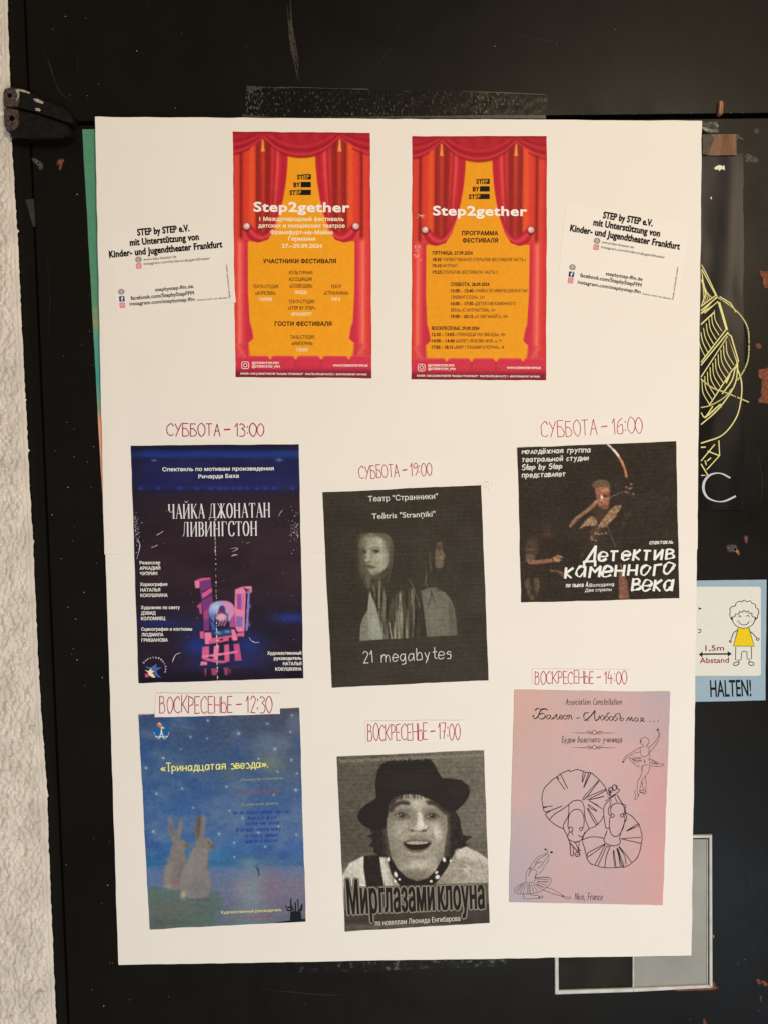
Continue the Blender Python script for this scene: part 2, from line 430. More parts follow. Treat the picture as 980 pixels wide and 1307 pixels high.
def sheet(name, corners, hfun, step=6.0, art=None, m=None, root=None, jag=.5, thick=.00022, seed=0, mapper=MAPH, label=None):
    if art: set_ref(sum(c[0] for c in corners)/4, sum(c[1] for c in corners)/4)
    (x0, y0), (x1, y1), (x2, y2), (x3, y3) = corners
    nx = max(2, int(max(math.hypot(x1-x0, y1-y0), math.hypot(x2-x3, y2-y3))/step)+1)
    ny = max(2, int(max(math.hypot(x3-x0, y3-y0), math.hypot(x2-x1, y2-y1))/step)+1)
    U, V = np.meshgrid(np.linspace(0, 1, nx), np.linspace(0, 1, ny))
    X = (x0*(1-U)+x1*U)*(1-V)+(x3*(1-U)+x2*U)*V; Y = (y0*(1-U)+y1*U)*(1-V)+(y3*(1-U)+y2*U)*V
    if jag:
        j = lambda t, k: jag*(2*fbm(t/26, np.full(t.shape, seed*7.7+k), 3)-1)*2*1.4
        eL = np.exp(-(U*(x1-x0)/5)); eR = np.exp(-((1-U)*(x1-x0)/5)); eT = np.exp(-(V*(y3-y0)/5)); eB = np.exp(-((1-V)*(y3-y0)/5))
        X = X+j(Y, 1.5)*eL+j(Y, 3.5)*eR; Y = Y+j(X, 5.5)*eT+j(X, 7.5)*eB
    hh = hfun(X, Y)
    W = mapper(X, Y, hh).reshape(-1, 3)
    idx = np.arange(nx*ny).reshape(ny, nx)
    F = np.stack([idx[:-1, :-1], idx[1:, :-1], idx[1:, 1:], idx[:-1, 1:]], -1).reshape(-1, 4).tolist()
    ring = list(idx[0, :])+list(idx[1:, -1])+list(idx[-1, -2::-1])+list(idx[-2:0:-1, 0])
    n = len(W); top = W[ring].copy(); low = top.copy(); low[:, 1] += thick
    W = np.vstack([W, top, low]); L = len(ring)
    F += [(n+i, n+(i+1) % L, n+L+(i+1) % L, n+L+i) for i in range(L)]
    col = None
    if art:
        A = Art(X, Y); art(A); col = alb(np.clip(A.c, 0, 255)).reshape(-1, 3); col = np.vstack([col, np.full((2*L, 3), .6)])
    o = finish(name, W, F, m or (M_PRINT if art else M_PAPER), root, col, smooth_=False, label=label)
    # smooth the sheet itself, keep its cut edge crisp
    sm_ = np.zeros(len(o.data.polygons), bool); sm_[:(nx-1)*(ny-1)] = True; o.data.polygons.foreach_set('use_smooth', sm_)
    return o
def lift(base, add=.0005, corner=None, amt=0, r=16):
    def f(x, y):
        h = base(x, y)+add
        if corner is not None: h = h+amt*np.exp(-((x-corner[0])**2+(y-corner[1])**2)/(r*r))
        return h
    return f

def slab(pm_pts, h0, h1, name, m, root, bevel=.0012, smooth_=False, label=None, mapper=MAP):
    """solid prism over a photo-plane outline from h0 to h1 with a bevelled front edge"""
    p = np.array(pm_pts, float); c = p.mean(0)
    a = np.sum(p[:, 0]*np.roll(p[:, 1], -1)-np.roll(p[:, 0], -1)*p[:, 1])
    if a < 0: p = p[::-1]
    e = np.roll(p, -1, 0)-p; e = e/(np.hypot(e[:, 0], e[:, 1])[:, None]+1e-9); n1 = np.stack([-e[:, 1], e[:, 0]], 1); n0 = np.roll(n1, 1, 0)
    b = (n0+n1); b = b/(np.maximum((b*n1).sum(1), .35)[:, None])
    ins = p+b*(bevel*1000)
    L = len(p)
    A0 = MAPH(p[:, 0], p[:, 1], h1-bevel); B0 = A0.copy(); B0[:, 1] = -h0
    W = np.vstack([B0, A0, MAPH(ins[:, 0], ins[:, 1], h1)])
    F = []
    for k in (0, 1):
        F += [(k*L+i, k*L+(i+1) % L, (k+1)*L+(i+1) % L, (k+1)*L+i) for i in range(L)]
    F.append(tuple(range(2*L, 3*L))); F.append(tuple(range(L-1, -1, -1)))
    return finish(name, W, F, m, root, smooth_=smooth_, label=label)

# ================================================================== LARGE STRUCTURE
M_BLACK = mat('black_door_paint', (0,0,0), .36, .13, nscale=2.2, namt=.2, bump=.00004, bscale=260)
_nt = M_BLACK.node_tree; _n = _nt.nodes.new('ShaderNodeTexNoise'); _n.inputs['Scale'].default_value = 7; _n.inputs['Detail'].default_value = 8; _n.inputs['Roughness'].default_value = .7
_t = _nt.nodes.new('ShaderNodeTexCoord'); _nt.links.new(_t.outputs['Object'], _n.inputs['Vector'])
_m = _nt.nodes.new('ShaderNodeMapRange'); _m.inputs['From Min'].default_value = .35; _m.inputs['From Max'].default_value = .7; _m.inputs['To Min'].default_value = .30; _m.inputs['To Max'].default_value = .52
_nt.links.new(_n.outputs['Fac'], _m.inputs['Value']); _nt.links.new(_m.outputs[0], _nt.nodes['Principled BSDF'].inputs['Roughness'])
for e, k in zip(M_BLACK.node_tree.nodes['Color Ramp'].color_ramp.elements, (.85, 1.25)): e.color = (.0050*k, .0047*k, .0042*k, 1)
M_DARK = mat('dark_gap', (.002, .002, .002), .9, .05, lin=True)
def plate(pts, h1, h0, name, m, root, **k): return slab(pts, h0, h1, name, m, root, **k)

def seam_x(y): return 38.8+.0428*(y-160)
def wall_x(y):
    pts = [(-80, 6), (0, 10), (100, 13), (200, 16.5), (255, 20), (320, 24), (420, 28.5), (500, 32.5), (600, 37.5), (700, 43), (780, 46.5), (850, 49.5), (900, 52.5), (1000, 60), (1090, 63), (1170, 66.5), (1300, 72), (1400, 77)]
    return np.interp(y, [p[0] for p in pts], [p[1] for p in pts])
rootF = empty('door_frame', 40, 653, 0)
tag(rootF, 'narrow black steel door frame strip between the rough plaster wall and the door', 'door frame')
ys = np.linspace(-90, 1400, 30)
plate([(x, y) for y in ys[::-1] for x in [wall_x(y)-14]]+[(seam_x(y)-1.1, y) for y in ys], 0, -.03, 'frame_face', M_BLACK, rootF, bevel=.0008)
plate([(-10, -120), (1120, -120), (1120, 1440), (-10, 1440)], -.03, -.034, 'rebate', M_DARK, rootF, bevel=0)

rootT = empty('transom_panel', 500, 60, 0)
tag(rootT, 'flat black transom panel above the door, with a pale drip mark running down it', 'panel')
def topseam(x): return 158.2-.0113*(x-110)
plate([(seam_x(-120)+1.0, -120), (1110, -120), (1110, topseam(1110)-3.6), (seam_x(150)+1.0, topseam(44)-3.0)], 0, -.02, 'panel_face', M_BLACK, rootT, bevel=.0012)
rootD = empty('door', 560, 1300, 0)
tag(rootD, 'black painted door leaf with worn paint that carries all the posters', 'door')
doorpoly = [(seam_x(160)+1.0, topseam(44)+1.8), (1110, topseam(1110)+1.8), (1110, 1430), (seam_x(1430)+1.0, 1430)]
plate(doorpoly, 0, -.02, 'door_leaf', M_BLACK, rootD, bevel=.0012)

# rough plaster wall, a hand's breadth of it, standing 9 mm proud of the frame with a plastered edge bead
def make_wall():
    yy = np.arange(-70, 1385, 1.25); us = np.concatenate([np.arange(-130, -7, 1.25), [-6.6, -6.0, -5.2, -4.2, -3.2, -2.2, -1.2, -.5, 0, .1]])
    U, Y = np.meshgrid(us, yy); E_ = wall_x(Y)
    rag = .9*(2*fbm(Y/6, Y*0+3, 3)-1)+9*np.maximum(0, vnoise(Y/5, Y*0+9)-.78)*(vnoise(Y/60, Y*0+2) > .5)
    X = E_+U+rag*(U > -4)
    rel = np.clip((-5.5-U)/5, 0, 1)
    a = fbm((X+.1*Y)/5.2, Y/9, 4); b = fbm(X/2.6+40, Y/4.4+9, 3); r_ = 1-np.abs(2*fbm(X/6+7, Y/11+3, 3)-1)
    pit = np.clip(fbm(X/1.9+3, Y/2.4+8, 2)-.62, 0, 1)
    H = .0088+rel*(.0054*(a-.5)+.0064*(b-.5)+.0010*(r_-.7)-.003*pit)
    H = H-.0009*np.exp(-((U+6.0)/.7)**2)+.0003*(b-.5)
    H = np.where(U > -5.3, H-.0012*((U+5.3)/5.3)**2, H)
    H = np.where(U >= .05, .0002, H)
    W = MAPH(X, Y, H).reshape(-1, 3); ny, nx = X.shape; idx = np.arange(nx*ny).reshape(ny, nx)
    F = np.stack([idx[:-1, :-1], idx[1:, :-1], idx[1:, 1:], idx[:-1, 1:]], -1).reshape(-1, 4).tolist()
    m = mat('rough_plaster', (226, 210, 186), .7, .35, nscale=26, col2=(204, 189, 166), bump=.0006, bscale=900, detail=8)
    o = finish('wall', W, F, m, None, smooth_=True); o['kind'] = 'structure'; return o
make_wall()

# ------------------------------------------------------------------ hinge
def make_hinge():
    g = K(0, 60, 4.9)
    r = empty('hinge', 50, 145, .01)
    tag(r, 'worn black pivot hinge with two stacked arms at the upper left corner of the door', 'hinge')
    mb = mat('black_hinge_paint', (15, 14, 12), .45, .25, nscale=160, namt=.5, bump=.0003, bscale=180)
    mw = mat('worn_hinge_metal', (92, 74, 60), .6, .3, nscale=380, col2=(30, 26, 22), bump=.0004, bscale=500)
    mc = mat('bare_chipped_metal', (165, 155, 132), .5, .4, nscale=500, namt=.35)
    def hs(pts, h0, h1, name, m, bev=.0014): return slab(g(P(pts)), h0, h1, name, m, r, bevel=bev)
    hs("60 262 130 256 195 285 275 330 400 382 448 418 466 462 444 484 300 436 200 404 112 384 60 372", .001, .017, 'hinge_arm', mb)
    hs("60 388 118 392 240 424 432 490 442 556 384 574 200 577 66 562", .001, .0195, 'hinge_arm', mb, .002)
    hs("22 285 34 262 66 252 112 258 124 290 122 340 110 372 60 374 26 368", .001, .0205, 'arm_end', mw, .0016)
    hs("26 388 60 384 112 392 122 430 118 490 96 520 44 524 30 490", .001, .0225, 'arm_end', mw, .0016)
    md = M_DARK
    for (x, y, q) in ((63, 303, 13), (77, 446, 17)):
        pm = PM(); (a, b), = g([(x, y)]); disc(pm, a, b, q/4.9, q/4.9*1.05, n=20)
        flush(pm, 'screw_hole', md, r, H0(.0207 if y < 400 else .0227))
    for k_, pts in enumerate(["112 262 150 268 190 284 186 292 150 282 124 276", "212 322 236 324 276 344 270 356 236 346 216 336", "222 382 244 382 258 394 250 402 226 398", "98 268 118 262 124 300 112 330 102 340 112 300"]):
        pm = PM(); pm.poly(g(P(pts)), 0); flush(pm, 'chipped_spot', mc, r, H0(.0208 if k_ == 3 else .0172))
make_hinge()

# ------------------------------------------------------------------ wear on the door and panel
M_RUST = mat('bare_red_primer', (122, 66, 44), .7, .2, nscale=240, namt=.4, bump=.0003, bscale=300)
M_RUST2 = mat('bare_orange_primer', (170, 105, 66), .65, .2, nscale=240, namt=.4, bump=.0003, bscale=300)
M_DUST = mat('grey_smear', (92, 88, 78), .8, .15, nscale=400, col2=(40, 38, 33))
M_RIM = mat('undercoat_rim', (62, 44, 34), .7, .2, nscale=500, col2=(30, 24, 20))
M_WHITE = mat('white_paint_speck', (165, 160, 146), .6, .3)
def ragged(pts, amp=.8, n=5):
    p = smooth(pts, n, True); return [(x+random.uniform(-amp, amp), y+random.uniform(-amp, amp)) for x, y in p]
def chip(root, pts, m, label=None, amp=.7, name='paint_chip'):
    q = np.array(pts, float); c = q.mean(0)
    pm = PM(); pm.poly(ragged([tuple(c+(p-c)*(1+1.3/max(2, np.hypot(*(p-c))))) for p in q], amp), 0); rim = flush(pm, name, M_RIM, root, H0(0), .00008)
    pm = PM(); pm.poly(ragged(pts, amp), 0); flush(pm, name, m, root, H0(0), .00016, label=label)
cX = K(840, 100, 4.357); cX2 = K(860, 380, 4.083); cH = K(860, 700, 5.942); cV = K(690, 1050, 3.379)
chip(rootD, cX(P("565 1068 590 1075 640 1068 660 1110 640 1160 600 1165 582 1150 580 1110 568 1095")), M_RUST, 'jagged red brown paint chip near the right edge')
chip(rootD, cX2(P("425 242 440 238 452 248 450 260 436 264 426 252")), M_RUST)
chip(rootD, cX2(P("442 376 462 374 520 376 530 540 470 546 440 540 446 520 456 516 452 490 456 430 440 412")), M_RUST, 'large red brown paint chip at the right edge')
chip(rootD, cX2(P("365 1248 376 1244 382 1256 376 1280 370 1270")), M_RUST, amp=.4)
chip(rootD, cX2(P("280 1292 310 1290 325 1300 320 1318 290 1322 276 1308")), M_DUST)
chip(rootD, cH(P("455 0 480 8 492 30 488 50 474 34 462 22")), M_RUST2, amp=.4)
chip(rootD, cV(P("735 690 745 688 752 706 764 712 742 720 700 722 640 724 590 726 582 722 640 718 700 714 736 708")), M_RUST, 'long rusty chip below the corner of the window', amp=.3)
chip(rootD, cV(P("741 484 745 486 746 496 741 496")), M_RUST2, amp=.2)
chip(rootD, cV(P("930 678 942 680 948 692 940 696 934 690")), M_RUST, amp=.4)
chip(rootD, cV(P("952 682 966 686 976 698 968 704 958 696")), M_RUST, amp=.4)
chip(rootD, cV(P("700 852 706 850 712 868 706 880 702 870")), M_RUST, amp=.3)
chip(rootD, cV(P("944 750 950 752 950 768 945 766")), M_DUST, amp=.2)
chip(rootD, K(0, 60, 4.9)(P("366 712 380 704 402 706 392 728 382 764 372 762 374 738 362 734")), M_RUST, 'small orange chip below the hinge', amp=.4)
chip(rootD, K(0, 60, 4.9)(P("205 706 225 700 262 730 268 756 250 764 240 742")), M_DUST, amp=.3)
chip(rootD, cX(P("482 425 500 418 520 430 552 446 550 466 510 464 484 462")), M_DUST, 'grey glue smear right of the black poster', amp=.7)
chip(rootD, cX(P("528 292 540 282 556 284 554 300 540 308 530 304")), M_DUST, amp=.4)
chip(rootD, cX(P("420 312 436 308 452 322 470 336 462 342 442 334 432 350 424 330")), M_DUST, amp=.3)
pm = PM(); specks = [(110, 23), (68, 37), (126, 107), (90, 121), (112, 122), (224, 138), (631, 59), (84, 21), (99, 248), (62, 660), (87, 622), (117, 622), (93, 690), (67, 657), (124, 719), (64, 739), (108, 756), (65, 776), (87, 775), (97, 790), (65, 784), (62, 805), (94, 828), (92, 835), (99, 842), (109, 875), (131, 865), (120, 1070), (140, 1074), (138, 1130), (130, 1153), (141, 1229), (144, 1229), (118, 1263), (166, 1276), (86, 1297), (133, 1284), (216, 1272), (76, 1263), (270, 1229), (95, 548), (86, 539), (120, 570), (95, 583), (112, 590), (56, 506), (115, 423), (119, 466), (942, 1230), (962, 1210), (85, 1104), (83, 1200), (84, 1186), (950, 1225), (968, 1290), (880, 1301)]
for i in range(26): specks.append((random.uniform(60, 960), random.choice([random.uniform(5, 140), random.uniform(1240, 1300)])) if i % 2 else (random.uniform(62, 118), random.uniform(180, 1300)))
specks = [(x, y) for x, y in specks if x > seam_x(y)+3 and abs(y-152) > 8]
for i, (x, y) in enumerate(specks):
    big = i < 54
    r_ = random.choice([.35, .4, .5, .75]) if big else random.uniform(.15, .3)
    a = random.uniform(0, 3); pm.poly([(x+r_*math.cos(a+t)*random.uniform(.7, 1.3), y+r_*math.sin(a+t)*random.uniform(.7, 1.3)) for t in (0, 1.2, 2.3, 3.5, 4.8)], random.uniform(0, .0002))
o = flush(pm, 'paint_speck', M_WHITE, rootD, H0(0), .0002, kind='stuff')
M_SCR = mat('dull_scratch', (50, 48, 42), .6, .2, nscale=300, col2=(30, 28, 25))
for (pts, wd_) in (([(60, 70), (66, 90), (76, 116), (90, 128)], .6), ([(56, 62), (60, 84)], .35), ([(98, 60), (100, 84), (99, 100)], .3), ([(946, 1180), (958, 1178)], .4), ([(902, 560 + 400), (914, 958)], .3), ([(60, 320), (64, 380), (62, 430)], .35), ([(330, 1262), (420, 1270), (470, 1266)], .3), ([(960, 560), (972, 610), (968, 660)], .3), ([(640, 40), (700, 52), (742, 48)], .25), ([(470, 96), (500, 60), (512, 22)], .25), ([(962, 1040), (956, 1110), (964, 1160)], .3)):
    if 560 < pts[0][1] < 700 or pts[0][1] > 200: r_ = rootD
    else: r_ = rootT
    pm = PM(); ribbon(pm, pts, wd_*1.6, wob=.8, taper=.4); flush(pm, 'scratch', M_SCR, r_ if pts[0][0] > 50 else rootF, H0(0), .00012)
# drip mark and splinter on the transom panel
pm = PM(); pm2 = PM(); t5 = K(300, 0, 2.333)
for k_ in range(16):
    dx = random.uniform(-6, 6); a = random.uniform(-40, 90); b = random.uniform(160, 262)
    ribbon(pm, t5([(160+dx+a*.05, a), (168+dx, (a+b)/2-20), (178+dx*.9, (a+b)/2+30), (188+dx*.5, b)]), random.uniform(.3, 1.1), wob=.8, taper=.3)
flush(pm, 'drip_mark', mat('pale_drip', (78, 70, 56), .7, .2, nscale=300, col2=(36, 33, 27)), rootT, H0(0), .00015)
slab(cX(P("338 128 346 124 358 126 362 140 356 196 348 206 338 204 333 190")), 0, .006, 'wood_splinter', mat('pale_splintered_wood', (196, 140, 96), .6, .3, nscale=60, col2=(120, 70, 44), stretch=(6, 1, .6)), rootT, bevel=.0012)
for x in (744, 809, 881, 947, 932):
    pm2 = PM(); disc(pm2, x, topseam(x)-5, random.uniform(.7, 1.4), .8, n=6); flush(pm2, 'edge_chip', M_DUST, rootT, H0(0), .0002)

# ------------------------------------------------------------------ glazed window in the door
def make_window():
    mF = mat('aged_white_frame', (206, 200, 182), .5, .35, nscale=60, col2=(184, 177, 158), bump=.0001, bscale=300)
    wr = empty('window', 808, 1166, 0); wr.parent = rootD
    wo = np.array(wr['_org'])-np.array(rootD['_org']); wr.location = wo
    wr['label'] = 'small window low in the door with pale frame, its left pane dark and right part grey'
    def bar(pts, h1, name='frame_bar', m=mF, h0=0, bev=.0007): return slab(cV(P(pts)), h0, h1, name, m, wr, bevel=bev)
    bar("56 66 70 66 76 726 60 740", .0036)
    bar("60 741 76 723 398 713 398 730", .0036)
    bar("398.6 730 398.6 713 720 699 738 712", .0036)
    bar("725 54 737 52 739 712 726 701", .0036)
    bar("56 66 70 72 725 66 725 53", .0034)
    bar("714.5 72 719.5 72 719.5 699 714.5 699", .0026)
    bar("394 72 401 72 401 713 394 713", .0024)
    mG = mat('dark_glass_painted_sheen', (.003, .003, .004), .12, .35, nscale=9, col2=(.022, .021, .018), lin=True, bump=.00003, bscale=25, detail=2)  # paler noise tone paints a faint reflection into the glass colour
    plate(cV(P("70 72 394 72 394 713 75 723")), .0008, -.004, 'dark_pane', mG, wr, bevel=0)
    mR = mat('grey_frosted_pane', (160, 152, 132), .4, .35, nscale=7, col2=(130, 126, 112), bump=.00005, bscale=60)
    plate(cV(P("401 72 714 72 714 699 401 713")), .0010, -.004, 'grey_pane', mR, wr, bevel=0)
    mS = mat('dark_rubber_seal', (18, 17, 17), .6, .2)
    plate(cV(P("720.2 72 724.4 72 725.4 700 720.2 699")), .0012, -.004, 'seal', mS, wr, bevel=0)
    plate(cV(P("78 716 392 706 394 712.4 76 722.4")), .0013, .0008, 'seal', mS, wr, bevel=0)
    plate(cV(P("388 74 393.4 74 393.4 706 388 706")), .0013, .0008, 'seal', mS, wr, bevel=0)
make_window()

# ================================================================== SHEETS ON THE DOOR
# green poster whose left margin peeps out behind the board
def art_green(A):
    v = (A.Y-165)/535
    cols = np.array([(84, 132, 96), (82, 132, 98), (92, 136, 98), (140, 140, 95), (84, 146, 116), (70, 142, 128), (120, 150, 115), (232, 152, 104), (238, 170, 128), (222, 130, 80)])
    pos = [0, .3, .42, .455, .5, .6, .655, .69, .8, 1]
    for k in range(3): A.c[..., k] = np.interp(v+.02*(vnoise(A.X/20, A.Y/9)-.5), pos, cols[:, k])
    A.grain(4)
o = sheet('poster', [(105.5, 165), (420, 163), (430, 706), (135, 706)], lambda x, y: .0012+.0008*np.sin(y/80)*np.exp(-(x-105)/40)+0*x, 3, art_green, M_PRINT, jag=.15)
tag(o, 'green and orange poster mostly hidden behind the left edge of the big white board', 'poster')

# black poster with gold line drawing, right of the board
def hb(x, y):
    x = np.asarray(x, float); y = np.asarray(y, float); u = (x-885)/68
    h = .0024+.0008*np.sin(u*5.2+y/170)*np.clip((y-180)/60, 0, 1)+.0004*np.sin(u*9+y/91+1.3)+.0004*(2*vnoise(x/16, y/41)-1)
    h = h*np.clip((x-868)/22, .45, 1)
    return h+.004*np.clip(u-.72, 0, 1)*np.clip((y-300)/200, 0, 1)
def art_black(A):
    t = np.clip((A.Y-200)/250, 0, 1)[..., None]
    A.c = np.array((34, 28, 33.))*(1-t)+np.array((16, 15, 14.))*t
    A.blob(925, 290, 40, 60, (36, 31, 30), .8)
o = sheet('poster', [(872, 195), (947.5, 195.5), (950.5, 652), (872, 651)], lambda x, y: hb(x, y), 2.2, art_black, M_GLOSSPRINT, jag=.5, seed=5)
blackposter = tag(o, 'glossy black poster with golden line drawing and white letter C', 'poster')
gold = PM()
lines(gold, cX, "/239 1038 262 1080 325 1212 238 1305; /240 1062 318 1208; /238 1120 262 1192 240 1262", 1.2)
lines(gold, cX, "/236 1268 318 1206; /256 1305 330 1240 352 1307; /340 1214 400 1250 430 1300", 1.3)
for i in range(5): lines(gold, cX, "/%d %d %d %d" % (240+i*3, 1108+i*26-40, 254+i*11, 1258-i*9), .8)
# striped book-like planes
lines(gold, cX2, "/140 66 222 -2; /140 82 228 22 270 165 140 335; /140 138 205 78; /236 26 276 166; /140 412 278 200 330 345 300 380 182 560; /276 186 296 200 334 330 322 350; /140 350 280 180", 1.6)
for i in range(7): lines(gold, cX2, "%d %d %d %d %d %d" % (208-i*14, 66+i*23, 214-i*13, 118+i*23, 246-i*14, 172+i*23), 1.0)
for i in range(10): lines(gold, cX2, "%d %d %d %d %d %d" % (270-i*14, 226+i*23, 276-i*14, 290+i*23, 310-i*14, 350+i*23), 1.0)
lines(gold, cX2, "322 352 350 440 346 540 320 630 250 716 140 758; 330 350 322 430 290 500 220 590 140 660; 318 360 300 430 250 500; 140 600 160 622 200 566; 160 625 240 555; /232 745 236 822 170 895; /140 868 175 925 142 926; /210 765 140 850; /175 800 232 822; /140 780 162 778; /190 835 172 850; /160 850 166 870; 290 400 270 445 280 410", 1.5)
for i in range(8): disc(gold, *cX2([(182+i*9, 612-i*6)])[0], .55, n=6)
flush(gold, 'gold_drawing', ink((236, 220, 138), .35), blackposter, hb, .0003)
gd = PM()
def dotted(tr, pts, wd):
    p = smooth(tr(P(pts)), 30)
    for i in range(0, len(p)-1, 1):
        if random.random() < .8:
            a = p[i]; ang = random.uniform(-.6, .6); d = p[i+1]-p[i]; d = d/(np.hypot(*d)+1e-9); d = np.array([d[0]*math.cos(ang)-d[1]*math.sin(ang), d[0]*math.sin(ang)+d[1]*math.cos(ang)])
            L = random.uniform(.5, 1.1); n = np.array([-d[1], d[0]])*wd*.42; gd.add([a-d*L+n, a+d*L+n, a+d*L-n, a-d*L-n], random.uniform(0, 4e-5), [(0, 1, 2, 3)])
dotted(cX2, "222 -4 290 40 350 98 385 170 388 290 372 360 330 430", 1.6)
dotted(cX2, "140 425 200 470 270 495 390 545", 1.9); dotted(cX2, "140 572 190 560 260 520 300 475", 1.6)
flush(gd, 'gold_twist', ink((205, 186, 118), .35), blackposter, hb, .0004)
cc = PM(); ribbon(cc, cX2(P("290 938 240 915 190 922 158 955 152 1000 172 1040 215 1060 262 1060 318 1035")), 3.3, nib=(.1, .38), wob=0)
flush(cc, 'lettering', ink((205, 200, 194), .4), blackposter, hb, .0004)
fi = PM(); fi.poly(cX(P("288 664 292 656 296 664 294 672 290 672")), 0); flush(fi, 'gold_dot', ink((232, 222, 186), .35), blackposter, hb, .0003)
fi = PM(); fi.poly(cX(P("308 500 318 490 334 482 350 484 356 490 366 482 368 512 356 504 344 508 338 516 330 506 316 508")), 0)
flush(fi, 'gold_fish', ink((232, 222, 186), .35), blackposter, hb, .0003)

# distance sign
def art_sign(A): A.fill((160, 180, 188)); A.grain(3)
sh = lambda x, y: .0016+0*x+0*y
o = sheet('distance_sign', [cH([(90, 244)])[0], cH([(699, 238)])[0], cH([(690, 1152)])[0], cH([(80, 1166)])[0]], sh, 5, art_sign, M_PRINT, jag=.15, thick=.0008)
sign = tag(o, 'light blue distance sign with a smiling curly haired figure, right edge of the board', 'sign')
pm = PM(); pm.poly(cH(rrect(96, 290, 656, 966, 16)), 0); flush(pm, 'white_field', ink((233, 227, 208)), sign, sh)
pm = PM()
lines(pm, cH, "o432 535 420 505 424 482 422 458 440 440 462 436 470 412 495 400 512 406 530 392 548 404 575 398 590 416 612 424 618 448 636 462 640 490 632 508 630 528 618 530 590 512 588 490 570 494 560 474 545 484 528 470 515 484 496 478 488 498 466 498 458 516 440 522; 440 520 444 555 470 588 510 604 560 600 595 575 612 540 612 520; 432 522 434 540 444 544; 612 522 622 530 616 542; 484 548 504 574 530 580 556 572 566 556; 488 520 496 510 506 520; 546 516 558 506 568 518", .9, wob=.2)
lines(pm, cH, "480 620 450 640 430 690; 574 630 600 650 626 684; o424 696 432 706 426 714 418 706; o632 680 644 688 634 698 622 690; /466 748 464 846 506 846 512 784 530 780 550 784 552 838 586 838 584 748; o450 872 470 862 490 866 486 880 464 888 448 882; o562 872 584 860 602 872 600 884 580 888; /490 848 488 866; /566 842 568 864; /484 604 448 740 606 742 566 604", 1.0, wob=.1)
lines(pm, cH, "/200 802 430 800", 1.9, wob=0); pm.poly(cH(P("186 804 214 782 212 828")), 0); pm.poly(cH(P("434 799 404 778 406 822")), 0)
pm.poly(cH(P("184 446 208 456 186 466")), 0); lines(pm, cH, "180 612 200 618 198 634 182 640", 1.0)
o = flush(pm, 'line_drawing', ink((20, 18, 18)), sign, sh, 2.4e-4); o['kind'] = 'stuff'
pm = PM(); pm.poly(cH(P("484 606 450 738 604 740 566 606")), 0); flush(pm, 'yellow_shirt', ink((242, 205, 30)), sign, sh, 1.6e-4)
pm = PM(); disc(pm, *cH([(476, 553)])[0], 1.1, .9); disc(pm, *cH([(580, 551)])[0], 1.1, .9); flush(pm, 'cheek', ink((232, 180, 170)), sign, sh, 1.6e-4)
pm = PM(); text(pm, cH, '1,5m', 236, 776, 376, 774, 42, .02); text(pm, cH, 'Abstand', 194, 870, 414, 866, 42, .02)
flush(pm, 'lettering', ink((150, 22, 36)), sign, sh, 1.6e-4, label='red lettering giving the distance')
pm = PM(); text(pm, cH, 'HALTEN!', 276, 1126, 584, 1120, 132, .012, italic=-.03); flush(pm, 'lettering', ink((22, 22, 26)), sign, sh, 1.6e-4)

# tapes
def tapemat(name, base, specks_, alpha, sc=400, st=(1, 1, .6)):
    m, nt, b = newmat(name); tc = nt.nodes.new('ShaderNodeTexCoord'); mp = nt.nodes.new('ShaderNodeMapping'); mp.inputs['Scale'].default_value = st
    n = nt.nodes.new('ShaderNodeTexNoise'); n.inputs['Scale'].default_value = sc; n.inputs['Detail'].default_value = 5
    n2 = nt.nodes.new('ShaderNodeTexNoise'); n2.inputs['Scale'].default_value = 14
    nt.links.new(tc.outputs['Object'], mp.inputs[0]); nt.links.new(mp.outputs[0], n.inputs['Vector']); nt.links.new(tc.outputs['Object'], n2.inputs['Vector'])
    ad = nt.nodes.new('ShaderNodeMath'); ad.operation = 'MULTIPLY_ADD'; ad.inputs[1].default_value = .35; nt.links.new(n2.outputs['Fac'], ad.inputs[0]); nt.links.new(n.outputs['Fac'], ad.inputs[2])
    r = nt.nodes.new('ShaderNodeValToRGB'); e = r.color_ramp.elements; e[0].position = .62; e[0].color = (*alb(base), 1); e[1].position = .86; e[1].color = (*alb(specks_), 1)
    x = r.color_ramp.elements.new(.76); x.color = (*alb(base), 1)
    nt.links.new(ad.outputs[0], r.inputs[0]); nt.links.new(r.outputs[0], b.inputs['Base Color'])
    ra = nt.nodes.new('ShaderNodeValToRGB'); ra.color_ramp.elements[0].position = .55; ra.color_ramp.elements[0].color = (alpha,)*3+(1,); ra.color_ramp.elements[1].position = .85; ra.color_ramp.elements[1].color = (min(1, alpha*2),)*3+(1,)
    nt.links.new(ad.outputs[0], ra.inputs[0]); nt.links.new(ra.outputs[0], b.inputs['Alpha'])
    b.inputs['Roughness'].default_value = .3; b.inputs['Specular IOR Level'].default_value = .3
    bm = nt.nodes.new('ShaderNodeBump'); bm.inputs['Distance'].default_value = .00012; nt.links.new(n.outputs['Fac'], bm.inputs['Height']); nt.links.new(bm.outputs[0], b.inputs['Normal'])
    return m
M_TAPE = tapemat('clear_tape', (20, 18, 14), (100, 94, 76), .4)
M_TAPE2 = tapemat('clear_tape_flat', (7, 7, 7), (78, 78, 72), .6, 120, (1, 1, 1))
def th(x, y): return .0004+.0004*vnoise(np.asarray(x)/5., np.asarray(y)/5.)
o = sheet('adhesive_tape', [(314.5, 109.5), (697.5, 120), (695.5, 157), (309.5, 157)], th, 3, None, M_TAPE, jag=.5, seed=2, thick=.00005)
tag(o, 'wide strip of clear bubbly tape across the top edge of the board', 'tape')
pm = PM(); ribbon(pm, [(316, 110.5), (350, 112), (380, 111.5), (430, 113.2), (470, 113.8)], 1.3, wob=1); ribbon(pm, [(590, 117), (640, 118.2), (696, 121)], .8, wob=1)
